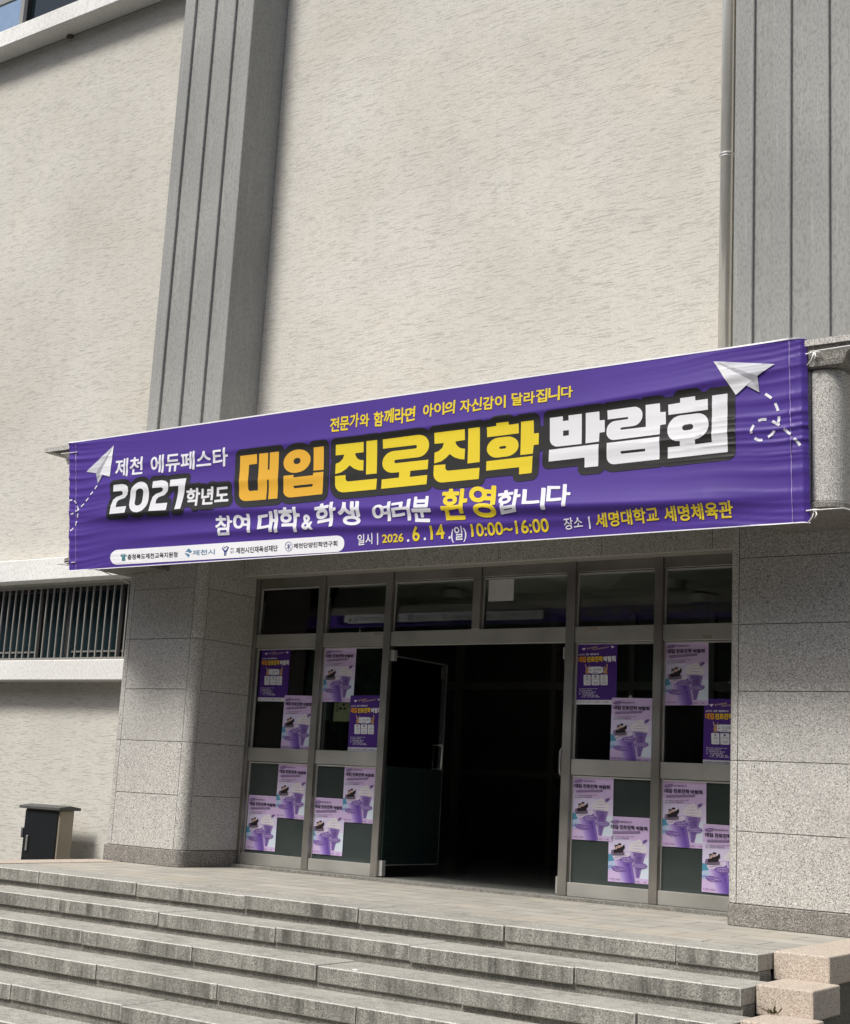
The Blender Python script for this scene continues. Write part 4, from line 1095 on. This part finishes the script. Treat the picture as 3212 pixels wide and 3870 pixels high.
# cords
def cord(pts, name='tie_cord'):
    b = MB(); b.tube(pts, .0042, 6)
    o = b.build(name, M_CORD, smooth=True); return rel(o, banner)
def knot(x, z, d=1):
    y = YB + fold(x, z) - .012
    b = MB()
    b.tube([(x - .05 * d, y + .004, z), (x, y, z + .002), (x + .045 * d, y - .004, z + .006), (x + .09 * d, y, z)], .005, 6)
    b.tube([(x + .045 * d, y - .006, z + .004), (x + .03 * d, y - .012, z - .05), (x + .0, y - .014, z - .085)], .0045, 6)
    b.tube([(x + .05 * d, y - .006, z + .004), (x + .06 * d, y - .012, z - .03), (x + .045 * d, y - .014, z - .06)], .0045, 6)
    rel(b.build('cord_knot', M_CORD, smooth=True), banner)
knot(2.90, 3.885); knot(2.915, 2.785)
cord([(2.93, -2.10, 3.885), (3.20, -2.09, 3.893), (3.46, -2.08, 3.90), (3.46, -.68, 4.02)])
cord([(2.95, -2.11, 2.783), (3.13, -2.03, 2.80), (3.2, -.68, 2.93)])
cord([(-4.42, -2.10, 3.885), (-4.70, -2.06, 3.905), (-4.78, -.68, 4.0)])
cord([(-4.27, -2.12, 2.785), (-4.63, -2.03, 2.80), (-4.66, -.68, 2.9)])
cord([(-3.93, -2.115, 2.70), (-4.10, -1.75, 2.695), (-4.465, -1.22, 2.72)])

# ================================================================= POSTERS
def pm(name, rgb): 
    return paint(name, srgb(*rgb)[:3], .45, .3, 0, .03)
PI = {}
def pink(key, rgb):
    if key not in PI: PI[key] = pm('poster_' + key, rgb)
    return PI[key]
PW, PH = .383, .522
def ellipse(cx, cy, rx, ry, rot=0, n=22):
    c, s = math.cos(rot), math.sin(rot)
    return [(cx + rx * math.cos(a) * c - ry * math.sin(a) * s, cy + rx * math.cos(a) * s + ry * math.sin(a) * c) for a in np.linspace(0, 2 * math.pi, n, endpoint=False)]
class Poster(Print):
    def __init__(s, aff): super().__init__(); s.aff = aff; s.k = 0
    def shape(s, pts, mat, step=True):
        if step: s.k += 1
        L = np.array([s.aff(*p) for p in pts]) * (PW, -PH)
        L = np.clip(L, (0, -PH), (PW, 0))
        s.add([L], mat, .0006 + .00016 * s.k)
    def word(s, txt, off, q, mat, step=True):
        if step: s.k += 1
        Q = [np.array(s.aff(*p)) * (PW, -PH) for p in q]
        s.add(to_quad(word_loops(txt, off), Q), mat, .0006 + .00016 * s.k)
    def scribble(s, x0, x1, y, h, mat, seed, slope=0., gap=.3):
        """a line of print too small to read"""
        r = random.Random(seed); x = x0; s.k += 1
        while x < x1:
            wdt = h * r.uniform(.5, .8)
            if r.random() > gap * .5:
                yy = y + (x - x0) * slope
                for kx, ky, kw, kh in ((0, 0, 1, .22), (0, .45, .7, .2), (.05, .78, .9, .2), (.75, 0, .22, 1)):
                    if r.random() < .8:
                        a, b = x + kx * wdt, yy + ky * h
                        L = np.array([s.aff(*p) for p in ((a, b), (a + kw * wdt, b), (a + kw * wdt, b + kh * h), (a, b + kh * h))]) * (PW, -PH)
                        s.add([L], mat, .0006 + .00016 * s.k + r.uniform(0, .0001))
            x += wdt * 1.2
def make_lavender():
    P = Poster(lambda x, y: ((x - 68 + .029 * (y - 235)) / 1140, (y - 235 - .045 * (x - 68)) / 1745))
    lav = pink('lavender', (205, 182, 220)); lav2 = pink('pale_lilac', (214, 205, 232)); pale = pink('pale_blue_white', (212, 222, 235))
    P.shape([(68, 235), (1210, 287), (1160, 2033), (17, 1980)], lav)
    P.shape([(60, 700), (420, 860), (1180, 900), (1190, 1330), (1000, 1340), (600, 1160), (40, 1240)], lav2)
    P.shape([(985, 1340), (1178, 1325), (1172, 1900), (880, 1880), (900, 1500)], pale)
    P.shape([(37, 1245), (170, 1275), (200, 1420), (33, 1450)], pink('teal_patch', (86, 148, 176)))
    P.shape([(33, 1452), (210, 1425), (290, 1680), (28, 1650)], pink('light_blue_patch', (178, 196, 222)))
    P.shape([(30, 1560), (140, 1540), (150, 1610), (28, 1640)], pink('blue_patch', (140, 160, 200)))
    # right hand cup: strips from the pale left wall to the shaded right wall
    def tapered(tl, tr, br_, bl_, cols, key):
        n_ = len(cols)
        for k, c_ in enumerate(cols):
            u0, u1 = k / n_, min(1, (k + 1.15) / n_)
            e = lambda A, B, u: (A[0] + (B[0] - A[0]) * u, A[1] + (B[1] - A[1]) * u + 26 * math.sin(math.pi * u) * (A is bl_))
            P.shape([e(tl, tr, u0), e(tl, tr, u1), e(bl_, br_, u1), e(bl_, br_, (u0 + u1) / 2), e(bl_, br_, u0)], pink(key + str(k), c_))
    tapered((622, 1160), (1052, 1205), (872, 1848), (758, 1845), ((188, 172, 212), (150, 128, 182), (128, 104, 166), (118, 94, 158), (112, 88, 150), (122, 98, 158), (140, 116, 172)), 'right_cup_')
    for k, q in enumerate(([(730, 1230), (790, 1245), (770, 1290), (735, 1280)], [(790, 1330), (930, 1310), (960, 1350), (880, 1380), (800, 1375)], [(860, 1390), (940, 1385), (930, 1430), (850, 1440)], [(770, 1400), (820, 1395), (815, 1450), (775, 1440)])):
        P.shape(q, pink('cup_dark', (104, 80, 142)), k == 0)
    P.shape(ellipse(1020, 912, 88, 42, -.55), pink('spoon', (118, 88, 148)))
    cream = pink('cream', (222, 216, 222)); shade = pink('cream_shade', (188, 178, 198))
    P.shape([(590, 1085), (600, 1040), (625, 990), (690, 930), (765, 895), (850, 865), (880, 825), (892, 870), (960, 915), (1010, 985), (1070, 1040), (1090, 1120), (1075, 1180), (1030, 1220), (900, 1205), (760, 1185), (640, 1170), (600, 1140)], cream)
    for k, q in enumerate(([(700, 955), (860, 930), (980, 950), (860, 950)], [(640, 1040), (840, 1010), (1020, 1040), (840, 1035)], [(610, 1110), (830, 1090), (1075, 1120), (830, 1118)], [(640, 1165), (880, 1160), (1050, 1200), (880, 1190)], [(960, 920), (1005, 985), (985, 1030), (950, 960)])):
        P.shape(q, shade, k == 0)
    # left hand cup
    tapered((193, 1385), (645, 1262), (760, 1990), (368, 1985), ((196, 180, 222), (176, 156, 208), (158, 134, 198), (142, 116, 186), (126, 98, 174), (112, 84, 164), (104, 76, 158), (122, 96, 170)), 'left_cup_')
    for k, (x, y, rx, ry) in enumerate(((560, 1530, 60, 18), (620, 1650, 34, 20), (500, 1690, 20, 22), (440, 1610, 20, 14))):
        P.shape(ellipse(x, y, rx, ry, .2 * k, 9), pink('ice_dark', (92, 68, 144)), k == 0)
    P.shape([(160, 1285), (330, 1250), (480, 1225), (590, 1180), (640, 1200), (650, 1270), (560, 1330), (400, 1370), (215, 1405), (165, 1340)], pink('foam', (214, 204, 224)))
    P.shape([(190, 1330), (420, 1290), (600, 1260), (420, 1320), (220, 1370)], pink('foam_shade', (178, 166, 190)))
    # two graduates in black gowns and caps
    robe = pink('gown', (40, 34, 38))
    P.shape([(140, 1150), (235, 1125), (290, 1090), (400, 1060), (430, 1010), (485, 1000), (492, 1090), (440, 1150), (490, 1275), (330, 1290), (165, 1280), (150, 1220)], robe)
    P.shape([(125, 1160), (175, 1130), (200, 1250), (110, 1250)], pink('gown_faded', (128, 112, 140)))
    P.shape([(150, 1230), (480, 1200), (490, 1275), (330, 1295), (165, 1290)], pink('gown_fade', (110, 98, 116)))
    skin = pink('skin', (206, 172, 160))
    P.shape(ellipse(263, 1075, 34, 48, 0), skin); P.shape(ellipse(345, 1035, 40, 50, 0), skin, False)
    hair = pink('black_hair', (26, 22, 26))
    P.shape([(205, 1025), (255, 998), (310, 1018), (300, 1050), (250, 1035), (240, 1110), (225, 1100), (228, 1040)], hair)
    P.shape([(300, 985), (345, 955), (400, 975), (395, 1000), (372, 1010), (312, 1010)], hair, False)
    P.shape([(395, 1035), (450, 960), (470, 985), (425, 1045)], pink('white_sleeve', (225, 222, 230)))
    # oval callouts
    ov = pink('oval', (124, 96, 164))
    for k, (x, y, rx, ry, r) in enumerate(((545, 1400), (300, 1640), (895, 1548)) and ((545, 1400, 195, 82, .03), (300, 1640, 182, 70, .2), (895, 1548, 190, 80, 0))):
        P.shape(ellipse(x, y, rx, ry, r), ov, k == 0)
    wh = pink('white', (232, 228, 238))
    wh = pink('callout_print', (206, 194, 226))
    P.scribble(420, 650, 1362, 26, wh, 1, -.05); P.scribble(410, 680, 1418, 26, wh, 2, .0)
    P.scribble(170, 440, 1590, 24, wh, 3, .2); P.scribble(215, 350, 1655, 24, wh, 4, .2)
    P.scribble(750, 1030, 1515, 26, wh, 5); P.scribble(750, 1035, 1565, 26, wh, 6)
    # head of the sheet
    P.shape(ellipse(235, 385, 118, 38, -.1), pink('badge', (96, 70, 120)))
    P.shape(ellipse(235, 385, 96, 25, -.1), pink('badge_in', (150, 124, 172)))
    dk = pink('dark_print', (42, 30, 58))
    P.word('제천에듀페스타', .02, [(365, 362), (705, 372), (705, 420), (365, 410)], dk)
    q = lambda a, b, c, d, e, f: [(a, b), (c, d), (c, f), (a, e)]
    P.word('대입', .035, [(122, 455), (322, 462), (322, 578), (122, 570)], dk)
    P.word('진로진학', .035, [(360, 465), (772, 490), (772, 602), (360, 582)], dk, False)
    P.word('박람회', .035, [(805, 500), (1105, 512), (1105, 622), (805, 608)], dk, False)
    P.shape([(172, 642), (910, 630), (910, 682), (175, 696)], pink('bar', (112, 92, 128)))
    P.word('전문가와함께라면아이의자신감이달라집니다', 0, [(185, 648), (900, 637), (900, 674), (185, 688)], lav)
    P.word('일시:2026.6.14(일)10:00~16:00', .012, [(130, 768), (745, 758), (745, 792), (130, 804)], dk)
    P.word('장소:세명대학교세명체육관', .012, [(130, 822), (610, 812), (610, 846), (130, 856)], dk, False)
    P.scribble(60, 380, 1885, 34, pink('foot_print', (120, 70, 130)), 7, .05); P.scribble(780, 1070, 1940, 32, pink('foot_print', (120, 70, 130)), 8, .05)
    return P
def make_purple():
    P = Poster(lambda x, y: ((x - 100 + .038 * (y - 125)) / 1235, (y - 125) / 1845))
    bg = pink('violet', (76, 42, 128)); wh = pink('white', (232, 228, 238)); dk = pink('dark_print', (42, 30, 58))
    P.shape([(100, 125), (1335, 125), (1265, 1970), (30, 1970)], bg)
    P.shape([(33, 1838), (1268, 1838), (1263, 1970), (30, 1970)], pink('foot_white', (226, 224, 230)))
    P.shape([(225, 285), (358, 272), (300, 350)], wh); P.shape([(1128, 225), (1248, 258), (1168, 300)], wh, False)
    ye = pink('yellow', (240, 196, 60)); yc = pink('cream_yellow', (222, 190, 140))
    P.word('전문가와함께라면', .02, [(385, 275), (715, 222), (715, 275), (385, 325)], yc)
    P.word('아이의자신감이달라집니다', .02, [(565, 310), (1070, 235), (1070, 282), (565, 355)], yc, False)
    P.word('2027학년도', .02, [(132, 450), (320, 446), (320, 500), (130, 504)], wh)
    P.word('제천', .03, [(352, 446), (452, 440), (450, 498), (352, 502)], wh, False)
    P.word('에듀페스타', .03, [(490, 440), (765, 436), (765, 496), (490, 500)], wh, False)
    og = pink('orange', (238, 158, 50))
    for mat, off in ((dk, .11), (None, .05)):
        P.k += 1
        e = 10 if mat else 0
        for txt, c, x0, x1 in (('대입', og, 120, 362), ('진로진학', ye, 388, 880), ('박람회', wh, 900, 1272)):
            P.word(txt, off, [(x0 - e, 535 - e), (x1 + e, 525 - e), (x1 + e, 705 + e), (x0 - e, 710 + e)], mat or c, False)
    tan = pink('tan_figure', (198, 150, 104)); skin = pink('skin', (206, 172, 160)); br = pink('brown_hair', (84, 44, 34))
    # two cheering drawn people
    P.shape([(340, 960), (375, 905), (425, 910), (455, 800), (480, 800), (470, 900), (440, 960), (450, 1050), (350, 1055)], tan)
    P.shape([(325, 770), (345, 765), (385, 900), (360, 915)], skin); P.shape(ellipse(400, 862, 28, 38), skin, False)
    P.shape([(372, 860), (385, 822), (425, 828), (430, 850), (395, 845), (380, 885)], br)
    P.shape([(905, 1055), (915, 950), (950, 905), (985, 900), (1005, 770), (1030, 780), (1025, 900), (1005, 960), (1020, 1060)], tan)
    P.shape(ellipse(940, 855, 28, 40), skin); P.shape([(990, 765), (1012, 760), (1020, 830), (1000, 840)], skin, False)
    P.shape([(912, 850), (925, 812), (965, 818), (968, 850), (940, 838), (922, 870)], br)
    cloud = []
    for k in range(14):
        a0 = 2 * math.pi * k / 14
        for j in range(5):
            a = a0 + 2 * math.pi / 14 * j / 5; bump_ = 1 + .09 * math.sin(math.pi * j / 5)
            cloud.append((665 + 215 * bump_ * max(-1, min(1, 1.25 * math.cos(a))), 945 + 98 * bump_ * max(-1, min(1, 1.15 * math.sin(a)))))
    P.shape(cloud, pink('bubble', (224, 226, 232)))
    P.scribble(470, 850, 915, 55, pink('bubble_print', (70, 80, 110)), 11, -.03); P.scribble(560, 710, 1000, 24, pink('bubble_print', (70, 80, 110)), 12)
    for k, (x0, x1) in enumerate(((280, 500), (528, 775), (800, 1025))):
        P.k += 1
        r = 30; c = []
        for cx, cy, a0 in ((x1 - r, 1400 - r, 0), (x0 + r, 1400 - r, 90), (x0 + r, 1085 + r, 180), (x1 - r, 1085 + r, 270)):
            c += [(cx + r * math.cos(math.radians(a0 + j * 18)), cy + r * math.sin(math.radians(a0 + j * 18))) for j in range(6)]
        P.shape(c, pink('card', (226, 226, 230)))
        gy = pink('card_print', (92, 92, 112)); xm = (x0 + x1) / 2
        P.shape(ellipse(xm, 1140, 32, 32), pink(('card_grey', 'card_dark', 'card_pale')[k], ((150, 150, 160), (70, 80, 130), (190, 192, 198))[k]))
        for j, (hw, y) in enumerate((((60, 1200), (60, 1240), (65, 1320)), ((95, 1205), (60, 1290), (75, 1330)), ((60, 1200), (60, 1240), (75, 1300), (75, 1335)))[k]):
            P.scribble(xm - hw, xm + hw, y, 26, gy, 20 + k * 5 + j)
    P.word('일시:2026.6.14(일)10:00~16:00', .012, [(145, 1490), (705, 1488), (705, 1524), (143, 1526)], wh)
    P.word('장소:세명대학교세명체육관', .012, [(142, 1542), (540, 1540), (540, 1574), (142, 1576)], wh, False)
    for j, (x0, x1, y) in enumerate(((142, 650, 1594), (142, 590, 1646), (220, 700, 1690), (220, 750, 1732))): P.scribble(x0, x1, y, 30, wh, 40 + j)
    for j, (x0, x1) in enumerate(((75, 340), (380, 510), (545, 790), (830, 1050))): P.scribble(x0, x1, 1885, 32, pink('card_print', (92, 92, 112)), 50 + j)
    return P
def finish(P, name):
    o = P.build(name, lambda x, z, l: (x, -l, z))
    # the paper itself, thin but with a back
    bm = bmesh.new(); bm.from_mesh(o.data)
    for f in [f for f in bm.faces if all(abs(v.co.y + .0006 + .00016) < 1e-6 for v in f.verts)]: pass
    bmesh.ops.create_cube(bm, size=1, matrix=Matrix.Translation((PW / 2, -.00025, -PH / 2)) @ Matrix.Diagonal((PW, .0005, PH, 1)))
    bm.to_mesh(o.data); bm.free()
    return o
lav0 = finish(make_lavender(), 'lavender_poster')
pur0 = finish(make_purple(), 'purple_poster')
POSTERS = [
 ('P', -3.352, 2.135, 'purple event poster at the top of the leftmost upper pane'),
 ('L', -3.003, 1.672, 'lavender drink poster in the leftmost upper pane, lower right of the purple poster'),
 ('L', -3.015, 1.018, 'lavender drink poster touching the mid rail in the leftmost lower pane'),
 ('L', -3.375, .694, 'lavender drink poster nearest the left granite pier, lower one in the leftmost lower pane'),
 ('L', -2.530, 2.135, 'lavender drink poster at the top of the upper pane left of the doorway'),
 ('P', -2.180, 1.674, 'purple event poster left of the doorway, covering part of a pale yellow notice'),
 ('L', -2.198, 1.020, 'lavender drink poster just left of the doorway, touching the mid rail from below'),
 ('L', -2.548, .709, 'lavender drink poster near the bottom of the lower pane left of the doorway'),
 ('P', .255, 2.135, 'purple event poster at the top of the pane just right of the doorway'),
 ('L', .602, 1.672, 'lavender drink poster right of the doorway, lower right of a purple poster'),
 ('L', .255, 1.014, 'lavender drink poster touching the mid rail from below, just right of the doorway'),
 ('L', .603, .699, 'lavender drink poster just above the bottom panel, in the pane right of the doorway'),
 ('L', 1.080, 2.135, 'lavender drink poster at the top of the rightmost visible upper pane'),
 ('P', 1.433, 1.670, 'purple event poster half hidden behind the right hand granite pier'),
 ('L', 1.080, 1.010, 'lavender drink poster in the rightmost lower pane, in full view below the mid rail'),
 ('L', 1.440, .685, 'lavender drink poster in the rightmost lower pane, cut off by the right hand pier'),
]
seen = set(); rp = random.Random(5)
for k, x, z, lab in POSTERS:
    src = lav0 if k == 'L' else pur0
    o = src if k not in seen else src.copy()
    if k in seen: COL.objects.link(o)
    seen.add(k)
    o.location = (x, -.3975 - rp.uniform(.0005, .002) - (.004 if lab.find('low') > 0 else 0), z)
    o.rotation_euler = (0, rp.uniform(-.012, .012), 0)
    tag(o, lab, 'poster', 'lavender drink posters on the glass' if k == 'L' else 'purple event posters on the glass')

# loose notices behind the glass
def sheet(name, x0, x1, z0, z1, y, mat, label, cat, marks=()):
    b = MB(); b.box(x0, x1, y, y + .0012, z0, z1, 0)
    mats = [mat]
    for (a, c, d, e, m) in marks:
        if m not in mats: mats.append(m)
        b.box(x0 + a * (x1 - x0), x0 + c * (x1 - x0), y - .0006, y - .0001, z0 + d * (z1 - z0), z0 + e * (z1 - z0), mats.index(m))
    return tag(b.build(name, mats), label, cat)
M_BLK = paint('black_marks', (.012, .012, .012), .6)
sheet('notice', -2.40, -2.19, 1.43, 1.655, -.372, paint('pale_yellow_paper', (.62, .62, .36), .7), 'pale yellow notice with a black frame line, partly behind a purple poster', 'notice',
      ((.16, .9, .84, .875, M_BLK), (.16, .21, .4, .84, M_BLK), (.30, .46, .5, .6, M_BLK), (.5, .62, .66, .76, M_BLK), (.55, .7, .5, .58, M_BLK)))
M_GT = paint('grey_text', (.10, .11, .11), .7)
sheet('notice', -2.56, -2.43, 1.44, 1.64, -.372, paint('dim_grey_paper', (.05, .06, .06), .7), 'dim grey notice inside the glass under the lavender poster beside the door', 'notice',
      ((.2, .8, .7, .75, M_GT), (.15, .85, .6, .65, M_GT), (.2, .7, .3, .33, M_GT)))
sheet('paper_sheet', -.672, -.405, 2.525, 2.722, -.4072, paint('white_paper', (.50, .50, .48), .7), 'blank white sheet stuck to the transom pane above the doorway', 'paper')
b = MB(); b.tube([(-1.5, 4.2, 1.5)] * 1 + [(-1.5, 4.19, 1.5)], .01, 6)

# ================================================================= DRAIN PIPE
pipe = tag(empty('drain_pipe', (1.70, -.74, 3.99)), 'slim stainless drain pipe running up the cream wall beside the right pilaster', 'pipe')
b = MB(); b.tube([(1.715, -.735, 3.99), (1.715, -.735, 12.9)], .052, 20); rel(b.build('pipe', M_PIPE, smooth=True), pipe)
for z in (6.16, 9.6):
    b = MB(); b.tube([(1.715, -.735, z - .018), (1.715, -.735, z + .018)], .057, 20); b.tube([(1.715, -.735, z + .002), (1.715, -.735, z + .010)], .064, 20)
    b.box(1.665, 1.735, -.735, -.655, z - .010, z + .010)
    rel(b.build('pipe_bracket', M_PIPE), pipe)

# ================================================================= UTILITY CABINET
cab = tag(empty('utility_cabinet', (-5.5, -1.0, -.88)), 'beige metal utility cabinet with a black door standing by the left stucco wall', 'cabinet')
b = MB(); b.box(-5.83, -5.30, -1.10, -.91, -.86, .43); rel(b.build('cabinet_body', M_CAB, bevel=.006), cab)
b = MB(); b.box(-5.815, -5.315, -1.118, -1.1005, -.80, .415); d = rel(b.build('door', M_CABDOOR, bevel=.004), cab)
b = MB(); b.box(-5.755, -5.725, -1.135, -1.1185, -.0, .16); hh = b.build('handle', M_ALU, bevel=.006); hh.parent = d
for z in (.18, -.45):
    b = MB(); b.box(-5.85, -5.82, -1.125, -1.09, z - .05, z + .05); hh = b.build('hinge', M_CABROOF, bevel=.004); hh.parent = d
b = MB()
P = [(-1.15, .43), (-1.15, .458), (-1.0, .478), (-.86, .458), (-.86, .43)]
n0 = len(b.v)
for x in (-5.885, -5.26):
    b.v += [(x, y, z) for y, z in P]
b.f += [tuple(range(5))[::-1], tuple(range(5, 10))] + [(i, (i + 1) % 5, 5 + (i + 1) % 5, 5 + i) for i in range(5)]; b.m += [0] * 7
rel(b.build('cabinet_roof', M_CABROOF, bevel=.003), cab)
b = MB(); b.box(-5.85, -5.28, -1.11, -.89, -.885, -.8605); rel(b.build('cabinet_base', M_MORTAR), cab)

# mud nest under the cornice
b = MB(); rr = random.Random(2)
for k in range(9):
    p = Vector((-7.02 + rr.uniform(-.03, .03), -.69 + rr.uniform(-.02, .01), 9.765 + rr.uniform(-.02, .01)))
    b.tube([p + Vector((0, 0, -.016)), p + Vector((0, 0, -.006)), p + Vector((0, 0, .016))], [.008, .022, .014], 8)
tag(b.build('mud_nest', paint('mud', (.13, .095, .07), .95)), 'small brown mud nest stuck under the top left cornice', 'nest')
b = MB(); p = Vector((.72, -3.90, -.268))
b.tube([p, p + Vector((.028, .008, 0))], .006, 8)
tag(b.build('cigarette_butt', paint('white_butt', (.8, .8, .78), .8)), 'tiny white cigarette butt lying on the third step', 'litter')

# ================================================================= PARKED CAR (mirrored in the lower panes)
def car(loc, rz, col, label):
    c = tag(empty('parked_car', loc), label, 'car', None); c.rotation_euler = (0, 0, rz)
    def kid(mb, name, mat, par=None, **kw):
        o = mb.build(name, mat, par or c, **kw); return o
    prof = [(-2.2, .32), (-2.25, .62), (-2.12, .86), (-1.5, .96), (-.95, 1.36), (-.1, 1.46), (.75, 1.40), (1.35, 1.02), (2.0, .90), (2.22, .70), (2.25, .36)]
    w = [.84, .87, .86, .84, .66, .64, .65, .82, .84, .82, .80]
    b = MB(); n = len(prof)
    b.v = [(x, -k, z) for (x, z), k in zip(prof, w)] + [(x, k, z) for (x, z), k in zip(prof, w)]
    b.f = [(i, i + 1, n + i + 1, n + i) for i in range(n - 1)] + [tuple(range(n))[::-1], tuple(range(n, 2 * n)), (0, n, 2 * n - 1, n - 1)]; b.m = [0] * len(b.f)
    kid(b, 'body', col, bevel=.05, seg=3)
    for s_ in (-1, 1):
        b = MB(); b.quadface([(-1.3, .80 * s_ + .0, 1.0), (-.9, .70 * s_, 1.30), (.70, .69 * s_, 1.34), (1.12, .80 * s_, 1.04)]); kid(b, 'side_window', M_DARKGLASS)
        b = MB(); b.tube([(2.19, .45 * s_, .72), (2.19, .72 * s_, .74)], .07, 10); kid(b, 'headlight', M_BEAD)
        for x in (-1.38, 1.38):
            b = MB(); b.tube([(x, .70 * s_, .32), (x, .88 * s_, .32)], .32, 22); t_ = kid(b, 'wheel', M_BLK2)
            b = MB(); b.tube([(x, .875 * s_, .32), (x, .89 * s_, .32)], .20, 16); kid(b, 'rim', M_BEAD, t_)
    b = MB(); b.quadface([(.80, -.60, 1.375), (1.31, -.74, 1.045), (1.31, .74, 1.045), (.80, .60, 1.375)]); b.v = [(x + .035, y, z + .03) for x, y, z in b.v]; kid(b, 'windscreen', M_DARKGLASS)
M_BLK2 = paint('tyre_rubber', (.02, .02, .02), .8)
car((-10.5, -12.5, -.88), .5, paint('silver_car_paint', (.52, .53, .54), .2, .5, .3), 'silver parked car in the forecourt, mirrored in the lower glass panes')

# ================================================================= TREES ACROSS THE FORECOURT (unseen, added to darken what the panes reflect)
tv = MB(); rt = random.Random(9)
for k in range(19000):
    x = rt.uniform(-70, 55); hgt = 21 + 2.2 * math.sin(x * .35) + 1.2 * math.sin(x * 1.1)
    z = -.9 + hgt * rt.random(); y = -46 + rt.uniform(-2.5, 2.5)
    a = Vector((rt.gauss(0, 1), rt.gauss(0, 1), rt.gauss(0, 1))).normalized() * .9
    c = a.cross(Vector((rt.gauss(0, 1), rt.gauss(0, 1), rt.gauss(0, 1)))).normalized() * .7
    p = Vector((x, y, z))
    tv.quadface([p - a, p - c * .8, p + a, p + c])
to = tv.build('added_woods', paint('dark_foliage', (.035, .055, .022), .8))
to['kind'] = 'stuff'
